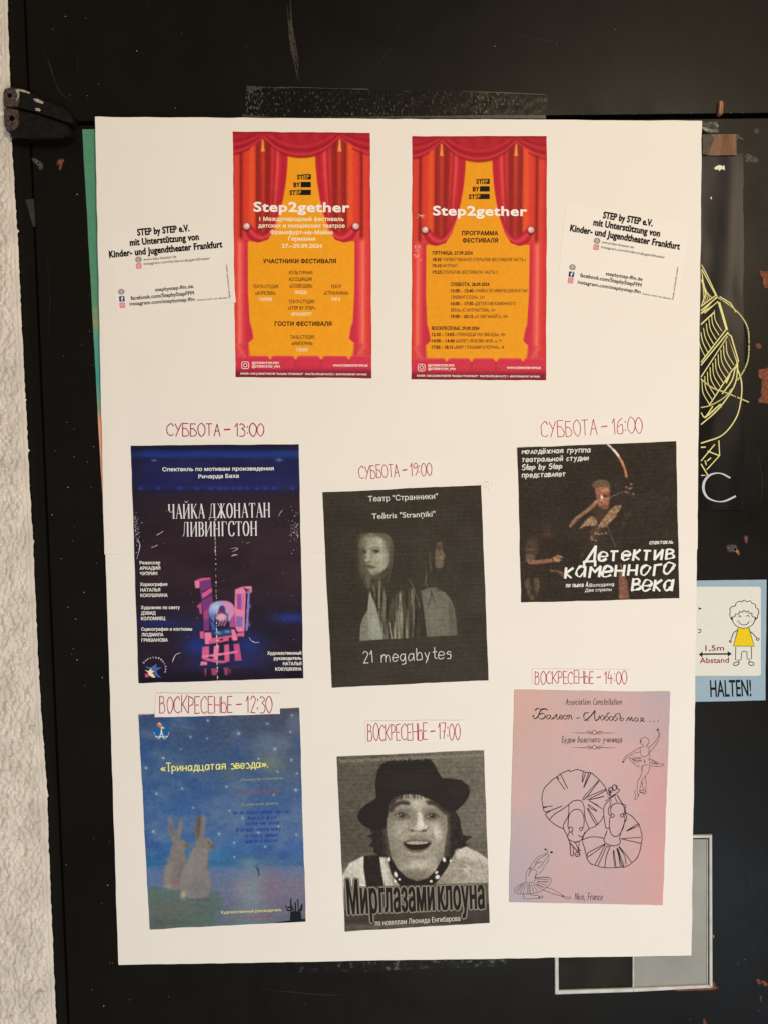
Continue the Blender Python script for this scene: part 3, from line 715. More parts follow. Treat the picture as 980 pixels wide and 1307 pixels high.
pm.poly([(315, 109.5), (327, 110), (336, 113), (324, 116), (319, 121)], 0)
pm.poly([(309.5, 146), (345, 149), (372, 152), (370, 155), (309.5, 155)], 0)
pm.poly([(372, 150), (500, 148.5), (620, 147), (695.5, 147.0), (695.5, 151), (500, 150.5)], 0)
flush(pm, 'lifted_edge', mat('lifted_tape_edge', (62, 60, 46), .4, .4, nscale=200, namt=.4), o, H0(.0009), 1e-4)
def tb(x, y):
    return .0005+.0003*vnoise(np.asarray(x)/9., np.asarray(y)/9.)
o = sheet('adhesive_tape', [(366, 1211), (653, 1207), (653.5, 1232.5), (366.5, 1243.5)], tb, 3, None, M_TAPE2, jag=.4, seed=3, thick=.00005)
tag(o, 'strip of clear tape across the bottom edge of the board', 'tape')
M_BROWN = mat('brown_tape', (120, 66, 34), .45, .4, nscale=90, col2=(82, 42, 22), stretch=(5, 1, .5), bump=.0002, bscale=200)
o = sheet('adhesive_tape', cX(P("262 312 432 312 430 424 262 426")), lambda x, y: .0045+.0004*np.sin(x/5.)+0*y, 3, None, M_BROWN, jag=.5, seed=4, thick=.0001)
tag(o, 'short piece of brown tape holding the top of the black poster', 'tape')
pm = PM(); pm.poly(cX(P('244 312 262 310 290 316 312 330 300 362 286 400 276 424 244 424')), 0); flush(pm, 'worn_patch', mat('worn_tape', (74, 62, 46), .5, .3, nscale=200, col2=(48, 42, 32)), o, H0(.0051), 1e-4)
M_GREYT = tapemat('grey_clear_tape', (70, 70, 64), (150, 146, 135), .5, 90, (1, 1, 1))
o = sheet('adhesive_tape', cX(P("200 250 330 246 342 300 290 312 236 306")[:4]), lambda x, y: .006+.0006*vnoise(x/3., y/3.), 2, None, M_GREYT, jag=.8, seed=6, thick=.0001)
tag(o, 'crumpled scrap of clear tape at the upper right corner of the board', 'tape')
o = sheet('adhesive_tape', K(0, 250, 3.733)(P("122 18 164 14 174 146 158 144")), lambda x, y: .001+.0006*vnoise(x/3., y/3.), 2, None, tapemat('dull_clear_tape', (62, 58, 48), (96, 90, 76), .75, 60, (1, 1, 1)), jag=.5, seed=8, thick=.0001)
tag(o, 'small tapering scrap of tape on the door frame below the hinge', 'tape')

# ------------------------------------------------------------------ the board of two white sheets
board = empty('poster_board', 508, 690, .004)
tag(board, 'tall white paper board of two overlapping sheets covered with theatre flyers', 'poster board')
sheet('paper_sheet', [(135.0, 700.5), (889.0, 694), (882, 1219.5), (151.5, 1231.5)], board_h, 6, None, M_PAPER, board, jag=.25, thick=.0004, label='lower white sheet')
sheet('paper_sheet', [(121.8, 149.2), (895.2, 154.2), (889.5, 701.0), (133.6, 707.5)], lambda x, y: board_h(x, y)+.00055+.0006*np.exp(-((y-704)/7)**2)*np.exp(-((x-134)/16)**2), 6, None, M_PAPER, board, jag=.25, thick=.0004, seed=2, label='upper white sheet')

# ================================================================== FLYERS ON THE BOARD
WHT = (248, 240, 226); BLK = (24, 18, 16)
FG = 'theatre flyers glued to the white board'
def flyer(corners, art, label, step=1.0, add=.0008, corner=None, amt=0, jag=.25, seed=0):
    rc = random.Random(seed*31+5); k_ = rc.randrange(4); hf = lift(board_h, add, corners[k_], rc.uniform(.0008, .0018), rc.uniform(16, 30))
    o = sheet('flyer', corners, hf, step, art, M_PRINT, jag=jag, seed=seed, thick=.0004)
    tag(o, label, 'flyer', FG); return o, hf

# ---- curtain art, in the frame of the left festival flyer
cA = K(290, 160, 5.158)
def art_curtain(canon):
    def f(A):
        X, Y = canon(A.X, A.Y)
        B = Art(X, Y)
        xm = np.where(X > 489, 978-X, X)      # mirror about the middle, 0 at the outer edge ~40
        cols = [(38, (196, 50, 42)), (58, (218, 62, 46)), (78, (210, 60, 45)), (92, (130, 28, 24)), (112, (212, 54, 40)), (140, (220, 62, 38)), (165, (228, 84, 40)), (184, (222, 66, 38)), (196, (140, 34, 26)), (222, (158, 42, 30)), (238, (206, 58, 44)), (262, (140, 32, 26)), (285, (158, 32, 30)), (300, (205, 52, 50)), (318, (176, 34, 38)), (335, (226, 76, 70)), (350, (200, 38, 46)), (372, (178, 30, 42)), (400, (198, 36, 46))]
        lean = np.clip((Y-200)/420, 0, 1)**1.6
        u = xm+np.where(xm > 262, (xm-262)*0+lean*34*np.clip((xm-262)/60, 0, 1), 0)
        for k in range(3): B.c[..., k] = np.interp(u, [c[0] for c in cols], [c[1][k] for c in cols])
        # dark hollow behind the tied drape
        hollow = np.clip((Y-300)/250, 0, 1)*np.clip((xm-190)/30, 0, 1)*np.clip((345-xm)/40, 0, 1)
        B.mix(hollow*.35, (150, 34, 28))
        # lower strips
        lo = [(38, (206, 52, 48)), (66, (224, 66, 52)), (84, (240, 112, 88)), (100, (226, 78, 72)), (122, (208, 46, 60)), (150, (196, 42, 62))]
        L = np.zeros(B.c.shape)
        for k in range(3): L[..., k] = np.interp(xm, [c[0] for c in lo], [c[1][k] for c in lo])
        m = np.clip((Y-730)/40, 0, 1)[..., None]; B.c = B.c*(1-m)+L*m
        # tied back drapes, drawn left then mirrored
        def both(fn):
            fn(lambda p: p); fn(lambda p: [(978-x, y) for x, y in p])
        def drape(t):
            B.poly(t(P("150 655 200 700 262 718 345 560 372 420 392 600 345 690 290 752 240 772 175 776 130 764 112 700")), (198, 36, 48), 6, sm=False)
            B.line(t(P("140 668 180 720 240 742 300 690 350 590")), 14, (228, 84, 84), .7, 8)
            B.line(t(P("128 690 160 742 220 762 280 742")), 12, (150, 24, 36), .7, 8)
            B.line(t(P("150 660 200 700 250 712 300 650 330 560")), 9, (150, 26, 34), .7, 8)
            B.line(t(P("112 700 135 750 180 772")), 9, (232, 92, 84), .6, 8)
        both(drape)
        GOLD = (235, 148, 26)
        left = "402 196 398 280 388 380 372 480 346 590 312 690 270 752 210 772 150 762 138 768 140 1100 150 1290 162 1330 176 1402 150 1426 142 1430 142 1540"
        lp = P(left); rp = [(978-x+(4 if y < 760 else 0), y) for x, y in lp][::-1]
        B.poly(lp+rp, GOLD, 2.5)
        B.mix(np.clip((Y-1000)/500, 0, 1)*.0, GOLD)
        def flare(t):
            B.line(t(P("150 1290 165 1340 174 1400")), 5, (232, 90, 84), .8, 4)
            B.poly(t(P("60 1440 140 1428 160 1540 60 1540")), (206, 56, 62), 6, .6); B.line(t(P("70 1450 120 1520")), 14, (240, 110, 96), .6, 10)
        both(flare)
        # swag along the top
        B.poly(P("20 20 960 20 960 194 900 172 838 140 790 110 742 78 700 120 640 166 570 204 489 214 410 202 345 166 285 122 235 76 200 118 140 158 90 180 20 196"), (176, 30, 40), 4)
        for k in range(9): B.line([(270+k*54, 56), (290+k*50, 90)], 16, (140, 24, 32) if k % 2 else (196, 42, 48), .5, 12)
        B.poly(P("20 20 960 20 960 58 500 50 20 56"), (142, 26, 32), 10, .7)
        for (p, c, w_) in (("246 76 300 128 360 164 430 186 489 190 550 186 620 162 680 128 735 78", (218, 62, 64), 9), ("262 72 330 126 400 154 489 164 580 154 650 126 715 74", (132, 20, 30), 8), ("285 70 350 108 420 132 489 138 560 132 630 106 695 70", (206, 50, 54), 8), ("236 86 290 134 350 176 420 204 489 211 560 204 630 174 690 132 740 86", (128, 20, 28), 7),
                         ("38 176 100 160 160 130 228 78", (214, 58, 60), 9), ("38 152 100 140 160 112 222 72", (130, 20, 30), 8), ("38 126 110 112 170 90 215 68", (206, 50, 52), 8), ("38 100 110 90 190 62", (130, 22, 30), 7), ("38 194 96 180 150 154", (120, 18, 26), 6)):
            B.line(P(p), w_, c, .85, 7)
            if float(p.split()[0]) == 38: B.line([(978-x, y) for x, y in P(p)], w_, c, .85, 7)
        def tassel(t):
            B.poly(t(P("233 94 239 94 243 138 250 172 224 172 230 138")), (240, 146, 66), 4); B.line(t(P("236 96 236 140")), 3, (250, 180, 100), .7, 3)
            B.blob(*t([(131, 668)])[0], 30, 30, (92, 26, 24), 1, p=8); B.blob(*t([(130, 664)])[0], 23, 22, (232, 168, 150), 1, p=7); B.blob(*t([(136, 656)])[0], 9, 9, (255, 222, 208), .9)
        both(tassel)
        # theatre seats
        B.poly(P("20 1540 960 1540 960 1700 20 1700"), (190, 44, 62), 3)
        for x0, x1 in ((44, 98), (134, 278), (290, 445), (460, 612), (627, 796), (808, 960)):
            B.poly(rrect(x0, 1518, x1, 1600, 20), (206, 50, 66), 4); B.line([(x0+14, 1522), (x1-14, 1522)], 4, (236, 96, 96), .6, 4)
        for x0, x1 in ((30, 210), (250, 420), (440, 650), (670, 800), (830, 960)): B.poly(rrect(x0, 1584, x1, 1660, 16), (196, 46, 62), 8, .7)
        B.poly(P("20 1616 960 1616 960 1700 20 1700"), (130, 30, 42), 16)
        B.grain(3, .02)
        A.c = B.c
    return f
canonA = lambda x, y: ((x-290)*5.158, (y-160)*5.158)
canonB = lambda x, y: (38+((x-520)*5.297-32)*(912/908.)+((y-165)*5.297-47)*.010, 42+((y-165)*5.297-47)*(1620/1648.))
def qA(l, dx=0, sc=1): return cA(P(l))
fA, hA = flyer(cA(P("38 40 940 51 952 1664 57 1657")), art_curtain(canonA), 'red curtain flyer at the board top left, listing the participating studios', .9, seed=1)
cB = K(520, 165, 5.297)
fB, hB = flyer(cB(P("32 47 940 47 935 1697 25 1689")), art_curtain(canonB), 'red curtain flyer at the board top right, listing the programme times', .9, seed=2)
SMALL = ('lettering', 'footer_lettering', 'bold_lettering', 'faint_lettering', 'logo_lettering', 'scuff', 'smudge', 'icon_symbol', 'small_lettering', 'globe_icon', 'camera_icon')
def put(pm, name, c, root, hf, dh=1.2e-4, label=None):
    o = flush(pm, name, ink(c), root, hf, dh, label=label)
    if name in SMALL: o['kind'] = 'stuff'
    return o
def steplogo(tr, root, hf, dy):
    k = PM()
    text(k, tr, 'ST', 464, 355+dy, 500, 355+dy, 31, .06); text(k, tr, 'BY', 440, 406+dy, 480, 406+dy, 31, .06); text(k, tr, 'ST', 414, 458+dy, 452, 458+dy, 31, .06)
    for a in ((502, 321, 553, 356), (486, 372, 553, 408), (488, 424, 553, 459), (456, 424, 488, 459)): k.poly(tr([(a[0], a[1]+dy), (a[2], a[1]+dy), (a[2], a[3]+dy), (a[0], a[3]+dy)]), 0)
    put(k, 'step_logo', BLK, root, hf)
    g = PM(); text(g, tr, 'EP', 507, 351+dy, 541, 351+dy, 25, .01); text(g, tr, 'EP', 459, 454+dy, 489, 454+dy, 26, .01)
    put(g, 'step_logo_letters', (228, 156, 44), root, hf, 2.4e-4)
def footer(tr, root, hf, ox, oy, w_=1.0):
    p = PM()
    ribbon(p, tr([(x+ox, y+oy) for x, y in rrect(98, 1556, 144, 1602, 12)]), .75, closed=True, sm=False, wob=0)
    ribbon(p, tr([(121+ox+12*math.cos(a), 1579+oy+12*math.sin(a)) for a in np.linspace(0, 6.28, 14)[:-1]]), .75, closed=True, sm=False, wob=0)
    text(p, tr, '@STEPBYSTEP.FFM', 165+ox, 1571+oy, 340+ox, 1572+oy, 15, .03); text(p, tr, '@STEPBYSTEP_FFM', 165+ox, 1594+oy, 348+ox, 1596+oy, 15, .03)
    text(p, tr, 'WWW.STEPBYSTEP-FFM.DE', 697+ox, 1588+oy, 925+ox, 1589+oy, 15, .03)
    text(p, tr, 'KINDER- UND JUGENDTHEATER "SAALBAU TITUSFORUM" · WALTER-MÖLLER-PLATZ 2 · 60439 FRANKFURT AM MAIN', 90+ox, 1640+oy, 918+ox, 1646+oy, 13, .03)
    put(p, 'footer_lettering', (250, 232, 222), root, hf)
steplogo(cA, fA, hA, 0); steplogo(cB, fB, hB, 13)
def titled(tr, x0, y0, x1, y1, root, hf):
    p = PM(); text(p, tr, 'Step2gether', x0, y0, x1, y1, 64, .045); put(p, 'title_lettering', WHT, root, hf, 2e-4)
titled(cA, 178, 566, 803, 570, fA, hA); titled(cB, 172, 580, 803, 584, fB, hB)
p = PM()
for t, a, b, y, c, bo in (('1 Международный фестиваль', 215, 768, 628, 26, .035), ('детских и юношеских театров', 207, 775, 672, 26, .035), ('Франкфурт–на–Майне', 287, 697, 716, 26, .035), ('Германия', 405, 580, 758, 26, .035), ('27.–29.09.2024', 362, 625, 805, 26, .035)):
    text(p, cA, t, a, y, b, y+1, c, bo)
for t, a, b, y in (('НИЦЦА', 448, 527, 284), ('ПАРИЖ', 215, 298, 331), ('РИГА', 690, 745, 331), ('ФРАНКФУРТ', 425, 558, 429), ('ГАНАУ', 457, 533, 664)): text(p, cA, t, a, y+825, b, y+825, 23, .012)
put(p, 'lettering', (252, 226, 178), fA, hA)
p = PM()
for t, a, b, y in (('УЧАСТНИКИ ФЕСТИВАЛЯ', 240, 717, 82), ('ГОСТИ ФЕСТИВАЛЯ', 316, 688, 494)): text(p, cA, t, a, y+825, b, y+825, 27, .05)
put(p, 'heading_lettering', BLK, fA, hA)
p = PM()
for t, a, b, y in (('КУЛЬТУРНАЯ', 410, 562, 156), ('АССОЦИАЦИЯ', 408, 558, 199), ('«СОЗВЕЗДИЕ»', 412, 563, 243), ('ТЕАТР-СТУДИЯ', 170, 338, 247), ('«АПРЕЛИК»', 186, 322, 290), ('ТЕАТР', 684, 752, 247), ('«СТРАННИКИ»', 637, 800, 290), ('ТЕАТР-СТУДИЯ', 407, 575, 346), ('«STEP BY STEP»', 402, 582, 388), ('ТАНЦ-СТУДИЯ', 416, 575, 580), ('«ИМПЕРИЯ»', 425, 565, 622)):
    text(p, cA, t, a, y+825, b, y+825, 23, .008)
put(p, 'lettering', (70, 44, 22), fA, hA)
footer(cA, fA, hA, 0, 0); footer(cB, fB, hB, -28, 32)
p = PM()
for t, a, b, y in (('ПРОГРАММА', 367, 608, 716), ('ФЕСТИВАЛЯ', 372, 608, 765)): text(p, cB, t, a, y, b, y, 28, .05)
text(p, cB, 'ПЯТНИЦА, 27.09.2024', 168, 847, 437, 847, 23, .04)
for t, a, b, y in (('18:30', 170, 226, 70), ('19:10', 168, 226, 112), ('19:25', 168, 228, 155), ('СУББОТА, 28.09.2024', 292, 550, 238), ('13:00 - 13:40', 292, 443, 282), ('16:00 - 17:30', 292, 441, 368), ('19:00 - 20:15', 292, 440, 455), ('ВОСКРЕСЕНЬЕ, 29.09.2024', 163, 482, 535), ('12:30 - 13:05', 163, 313, 577), ('14:00 - 14:40', 163, 315, 620), ('17:00 - 18:15', 163, 306, 663)):
    text(p, cB, t, a, y+821, b, y+821, 23, .04)
put(p, 'bold_lettering', BLK, fB, hB)
p = PM()
for t, a, b, y in (('ТОРЖЕСТВЕННОЕ ОТКРЫТИЕ ФЕСТИВАЛЯ ЧАСТЬ 1', 235, 797, 71), ('АНТРАКТ', 235, 338, 112), ('ОТКРЫТИЕ ФЕСТИВАЛЯ. ЧАСТЬ 2', 235, 607, 156), ('«ЧАЙКА ПО ИМЕНИ ДЖОНАТАН', 452, 807, 281), ('ЛИВИНГСТОН», 12+', 292, 520, 325), ('«ДЕТЕКТИВ КАМЕННОГО', 450, 728, 368), ('ВЕКА» (С АНТРАКТОМ), 12+', 292, 593, 412), ('«21 МЕГАБАЙТ», 18+', 450, 677, 455), ('«ТРИНАДЦАТАЯ ЗВЕЗДА», 10+', 320, 660, 577), ('«БАЛЕТ-ЛЮБОВЬ МОЯ...», 7+', 322, 636, 620), ('«МИР ГЛАЗАМИ КЛОУНА», 14', 314, 650, 663)):
    text(p, cB, t, a, y+821, b, y+821, 22, .0)
put(p, 'lettering', (96, 60, 26), fB, hB)
p = PM()   # paper torn away along the left margin of the right flyer
for k_ in range(26):
    x = random.uniform(40, 90); y = random.choice([random.uniform(790, 900), random.uniform(580, 610)])
    if y < 650: x += 25
    ribbon(p, cB([(x, y), (x+random.uniform(-8, 12), y-random.uniform(2, 9)), (x+random.uniform(0, 14), y-random.uniform(6, 16))]), random.uniform(.2, .5), wob=.5, taper=.3)
put(p, 'scuff', (240, 205, 190), fB, hB, 2.2e-4)

# ---- seagull flyer
cC = K(150, 530, 3.92)
def art_gull(A):
    X = (A.X-150)*3.92; Y = (A.Y-530)*3.92; I = In(A, cC, 3.92)
    cols = [(140, (26, 24, 38)), (168, (26, 26, 50)), (182, (26, 44, 92)), (205, (28, 48, 100)), (222, (30, 32, 66)), (300, (32, 32, 72)), (355, (32, 34, 78)), (380, (36, 30, 48)), (430, (46, 32, 38)), (700, (50, 33, 38)), (900, (46, 31, 36)), (1000, (40, 30, 42)), (1120, (36, 27, 40)), (1200, (42, 27, 38)), (1330, (26, 20, 34))]
    for k in range(3): A.c[..., k] = np.interp(Y, [c[0] for c in cols], [c[1][k] for c in cols])
    A.c += (10*(2*fbm(X/180, Y/90, 3)-1))[..., None]*np.array((1, .7, .9))
    m = np.clip(1-np.abs(X-90)/60., 0, 1)*.5; A.mix(m, (30, 22, 30))
    for x, w_ in ((118, 10), (205, 8), (316, 16), (400, 10), (467, 17), (512, 10), (545, 13), (580, 9), (612, 15), (650, 9), (700, 12), (742, 12), (787, 13), (878, 9)): I.blob(x, 366, w_, 8, (44, 72, 165), .75)
    I.blob(500, 362, 420, 10, (40, 44, 105), .4); I.blob(185, 226, 14, 4, (120, 140, 190), .8); I.blob(810, 224, 16, 8, (96, 116, 180), .8)
    for k in range(7): I.blob(150+k*120, 196+6*math.sin(k*2), 90, 9, (34, 62, 140), .35)
    for (x, y, rx, ry, a) in ((870, 1014, 90, 24, .9), (210, 1042, 130, 24, .55), (400, 1160, 70, 55, .8), (660, 1150, 80, 60, .75), (640, 1230, 150, 40, .4), (450, 1250, 140, 30, .35), (420, 1080, 60, 60, .3)): I.blob(x, y, rx, ry, (34, 52, 122), a)
    Z = In(A, K(235, 730, 9.34), 9.34)
    PK = (212, 92, 128); PK2 = (232, 126, 148); PU = (120, 54, 110); DK = (34, 24, 38); VI = (96, 52, 108)
    Z.poly("190 110 320 80 345 330 350 420 310 470 300 700 240 700 226 440 200 250", PU, 5)
    Z.poly("130 108 188 108 190 190 138 192", PK2, 4); Z.poly("130 108 200 76 316 68 320 84 190 112", PK, 4)
    Z.line(P and "222 240 330 186", 10, DK, .9, 3, False) if False else Z.A.line(Z.tr(P("222 240 330 186")), 1.1, DK, .9)
    Z.poly("216 262 330 186 338 232 228 318", PK, 4); Z.A.line(Z.tr(P("224 328 340 262")), 1.1, DK, .9)
    Z.poly("154 410 208 364 216 410 216 500 192 500 184 440", (186, 78, 120), 4); Z.poly("236 470 290 440 300 540 262 580 240 560", (176, 70, 112), 8, .8)
    Z.poly("612 210 700 176 740 230 720 770 640 720 606 640", PK2, 4); Z.poly("700 176 810 170 812 242 796 250 790 210 740 200", PK2, 4)
    Z.poly("630 262 716 262 708 456 634 440", (150, 74, 140), 4); Z.poly("690 262 706 262 702 450 688 446", (232, 150, 178), 3, .8)
    Z.poly("626 528 704 532 700 660 622 650", (128, 104, 164), 4); Z.poly("640 710 722 712 712 726 636 724", DK, 3)
    Z.poly("744 250 764 220 792 214 780 360 770 600 760 700 740 700 738 640 752 500", (140, 120, 180), 3); Z.poly("742 262 762 250 752 440 738 600 732 500", (28, 18, 26), 3)
    Z.blob(785, 410, 14, 26, (140, 130, 190), .8); Z.blob(775, 630, 18, 22, (150, 110, 180), .8)
    Z.poly("540 470 608 440 620 660 548 660", (172, 76, 124), 6)
    Z.poly("300 470 320 400 370 360 450 346 540 358 596 410 606 480 560 560 530 590 380 590 330 560", (150, 160, 190), 4, sm=True)
    Z.poly("450 350 540 356 598 410 600 500 560 540 520 470 490 410", (222, 128, 164), 10, .85, True); Z.blob(380, 420, 50, 40, (190, 200, 206), .8); Z.blob(340, 540, 40, 50, (60, 80, 150), .7)
    Z.poly("410 480 420 430 446 402 476 404 494 440 500 480 530 520 380 520", (96, 44, 96), 5, 1, True)
    Z.poly("372 520 400 492 450 484 500 494 528 540 520 600 480 650 400 650 366 580", (36, 28, 56), 5, 1, True)
    Z.blob(450, 540, 72, 52, (226, 158, 170), 1, p=6)
    for k in range(7): Z.A.line(Z.tr([(400+k*16, 640), (450+k*8+(k-3)*10, 570)]), .9, (236, 176, 190) if k % 2 else (88, 40, 84), .9, .5)
    Z.poly("316 600 350 590 400 690 340 700", (70, 100, 170), 8, .8)
    Z.poly("318 700 610 660 606 700 560 750 350 770", (26, 40, 78), 4); Z.blob(410, 726, 44, 20, (120, 170, 200), .9); Z.blob(520, 712, 50, 22, (110, 150, 190), .9); Z.blob(450, 750, 90, 8, (60, 110, 150), .6)
    Z.poly("190 712 240 706 244 796 196 792", PK, 3); Z.poly("248 724 326 722 334 790 300 862 256 862", PK2, 4)
    Z.poly("330 790 600 748 640 760 640 800 420 842 300 858 292 830", PK, 4); Z.poly("566 690 606 684 640 812 590 822", PK2, 3); Z.poly("430 800 470 792 466 812 428 818", DK, 3); Z.poly("536 782 566 776 574 812 540 816", DK, 3); Z.poly("600 740 716 716 718 770 640 768", PK, 4)
    Z.poly("222 896 300 884 300 990 216 1010", PK, 4); Z.poly("360 884 424 872 400 1080 350 1070", PK2, 4); Z.poly("480 870 540 862 546 1060 490 1080", PK, 4); Z.poly("594 862 660 852 690 1052 612 1062", (196, 80, 118), 4)
    Z.poly("216 1000 640 940 640 962 216 1030", PK2, 3); Z.poly("216 1010 420 1056 540 1060 480 1086 400 1084 280 1060 222 1040", PK, 4); Z.poly("208 1068 280 1072 276 1108 196 1112", PK2, 3); Z.poly("300 1004 336 1008 326 1030 292 1020", DK, 2)
    for x0, x1, y0, y1, a in ((244, 272, 1150, 1240, .75), (326, 404, 1150, 1230, .85), (478, 530, 1140, 1230, .75), (540, 562, 1160, 1220, .7)): Z.poly("%d %d %d %d %d %d %d %d" % (x0, y0, x1, y0, x1-8, y1, x0+10, y1), (190, 76, 100), 7, a)
    Z.blob(600, 1130, 50, 12, (120, 40, 60), .5)
    A.grain(4)
fC, hC = flyer(cC(P("68 152 908 145 932 1316 107 1341")), art_gull, 'dark violet flyer with pink wooden pallets and a tall serif title', 1.0, seed=3)
p = PM(); text(p, cC, 'Спектакль по мотивам произведения', 227, 280, 783, 275, 19, .03); text(p, cC, 'Ричарда Баха', 407, 316, 608, 312, 19, .03)
for t, a, b, y in (('Режиссер', 113, 215, 80), ('АРКАДИЙ', 113, 215, 107), ('ЧУПРИН', 115, 200, 134), ('Хореография', 115, 250, 188), ('НАТАЛЬЯ', 117, 215, 216), ('КОКУШКИНА', 117, 252, 243), ('Художник по свету', 119, 313, 304), ('ДЭВИД', 120, 192, 332), ('КОЛОМИЕЦ', 120, 240, 359), ('Сценография и костюмы', 121, 374, 412), ('ЛЮДМИЛА', 122, 231, 440), ('ГРИШАНОВА', 122, 253, 467), ('Художественный', 752, 921, 532), ('руководитель', 785, 921, 558), ('НАТАЛЬЯ', 830, 921, 585), ('КОКУШКИНА', 792, 922, 612)):
    text(p, cC, t, a, y+666, b, y+665, 16, .035)
put(p, 'lettering', (236, 226, 226), fC, hC)
# tall serif title: thick stems, thin joins, small serifs
SG = {'Ч': (9, 'S1,13,8 t1,8 2,6 5,6 7,7|S7,13,0'), 'А': (9, 'D4.4,13 8,0|t4.2,12.5 1,0|t2.3,4.6 6.2,4.6|s0,0 2.2,0|s6.4,0 9,0'), 'Й': (10, 'S1.5,13,0|S8,13,0|t2,1.5 7.6,11.5|t3,16 4,14.7 5.5,14.7 6.5,16'),
 'К': (9, 'S1.5,13,0|t2,6 7,13|D3.5,7.4 7.8,0|s6,13 8.4,13|s6.6,0 9,0'), 'Д': (10, 't3.4,13 2.6,5 1.4,.6|S7.4,13,.4|s3,13 7.6,13|s.2,.4 9.6,.4|t.4,.4 .3,-2|t9.4,.4 9.5,-2'),
 'Ж': (12, 'S6,13,0|t6,6.5 2,13|D5.5,7 1.2,0|t6,6.5 10,13|D6.5,7 10.8,0|s.4,0 2.4,0|s9.8,0 11.8,0|s1,13 3,13|s9,13 11,13'), 'О': (9, 'O'),
 'Н': (10, 'S1.7,13,0|S7.8,13,0|t1.7,6.6 7.8,6.6'), 'Т': (9, 'S4.5,13,0|t.6,13 8.4,13|t.6,13 .5,11|t8.4,13 8.5,11'),
 'Л': (10, 't3.6,13 3,4 2,.3 .6,.4|S7.6,13,0|s3,13 7.8,13'), 'И': (10, 'S1.5,13,0|S8,13,0|t2,1.5 7.6,11.5'), 'В': (8, 'S1.5,13,0|C1.5,13 5,12.6 6,10 5,7.3 2,6.9|C2,6.9 5.6,6.6 6.8,3.4 5.4,.4 1.5,0'),
 'Г': (8, 'S1.7,13,0|t1.7,13 7,13|t7,13 7.2,10.5'), 'С': (9, 'C8,10.5 7,12.8 4.6,13.2 2,11.5 1.2,6.5 2,1.6 4.6,-.2 7,.4 8.2,2.6|t8,10 8.1,13'), ' ': (4, '')}
def serif(pm, tr, body, x0, y0, x1, y1, cap):
    (ax, ay), (bx, by), (_, cy) = tr([(x0, y0), (x1, y1), (x0, y0-cap)]); sy = (ay-cy)/13.; tot = sum(SG[c][0]+.9 for c in body)-.9
    L = math.hypot(bx-ax, by-ay); sx = L/tot; dx, dy = (bx-ax)/L, (by-ay)/L; cur = 0
    TH, TN = 1.75, .6
    def mp(q): return [(ax+dx*(cur+u)*sx+dy*v*sy, ay+dy*(cur+u)*sx-dx*v*sy) for u, v in q]
    for c in body:
        for s in SG[c][1].replace(' t', '|t').split('|'):
            if not s: continue
            k = s[0]
            if k == 'O':
                pts = [(4.4+3.5*math.cos(a), 6.5+6.6*math.sin(a)) for a in np.linspace(0, 2*math.pi, 20)[:-1]]
                ribbon(pm, mp(pts), TH, closed=True, nib=(0, .3), wob=0, n=2); continue
            if k == 'S':
                x, a, b = [float(q) for q in s[1:].split(',')]
                ribbon(pm, mp([(x, a), (x, b)]), TH, sm=False, wob=0)
                for yv in (a, b): ribbon(pm, mp([(x-1.3, yv), (x+1.3, yv)]), TN*.8, sm=False, wob=0)
                continue
            q = [tuple(float(t) for t in z.split(',')) for z in s[1:].split()]
            if k == 't': ribbon(pm, mp(q), TN, sm=False, wob=0)
            if k == 's': ribbon(pm, mp(q), TN*.8, sm=False, wob=0)
            if k == 'D': ribbon(pm, mp(q), TH, sm=False, wob=0)
            if k == 'C': ribbon(pm, mp(q), TH, nib=(0, .35), wob=0)
        cur += SG[c][0]+.9
p = PM(); serif(p, cC, 'ЧАЙКА ДЖОНАТАН', 257, 517, 768, 509, 70); serif(p, cC, 'ЛИВИНГСТОН', 325, 606, 703, 601, 70)
put(p, 'title_lettering', (226, 214, 204), fC, hC)
p = PM()   # fold line rubbed white, scratches
y = 515
while y < 1325:
    L = random.uniform(3, 26) if y < 690 or y > 1000 else random.uniform(2, 16)
    x = 489+(y-515)*.017; ribbon(p, cC([(x+random.uniform(-1.2, 1.2), y), (x+random.uniform(-1.5, 1.5), y+L/2), (x+random.uniform(-1.2, 1.2), y+L)]), random.uniform(.35, 1.3), wob=.7, taper=.2)
    y += L+random.uniform(1, 22 if y > 690 else 6)
for s in ("195 602 215 590 232 580", "170 664 190 655 204 648", "806 508 815 490 828 474", "645 640 665 636", "568 668 590 664 604 668 575 684", "570 706 590 698 604 700", "276 1238 284 1214 296 1196 320 1188", "660 1112 672 1128 690 1137 712 1136", "98 620 112 640 112 665 98 720"): ribbon(p, cC(P(s)), random.uniform(.5, 1.0), wob=.6, taper=.3)
for k_ in range(110):
    left = k_ % 2; x = 88+abs(random.gauss(0, 14)) if left else 905-abs(random.gauss(0, 26)); yv = random.gauss(570, 45); l = random.uniform(1, 7); a = random.uniform(0, 3)
    ribbon(p, cC([(x, yv), (x+l*math.cos(a), yv+l*math.sin(a))]), random.uniform(.2, .55), sm=False, wob=0)
for k_ in range(60): x, yv = cC([(random.uniform(120, 900), random.uniform(400, 1290))])[0]; disc(p, x, yv, random.uniform(.12, .35), n=5)
put(p, 'scuff', (206, 196, 186), fC, hC, 2e-4)
cG = K(175, 825, 15.08)
p = PM(); p.poly(cG(P("165 385 265 408 385 335 372 410 490 398 380 470 400 540 475 602 400 590 320 530 330 490 270 460 235 440 205 425")), 0); put(p, 'star_logo', (74, 98, 156), fC, hC)
p = PM(); p.poly(cG(P("148 455 225 478 282 420 282 468 340 476 298 510 362 600 300 595 246 562 215 540 222 510 190 480")), 0); put(p, 'star_logo', (240, 220, 160), fC, hC, 1.8e-4)
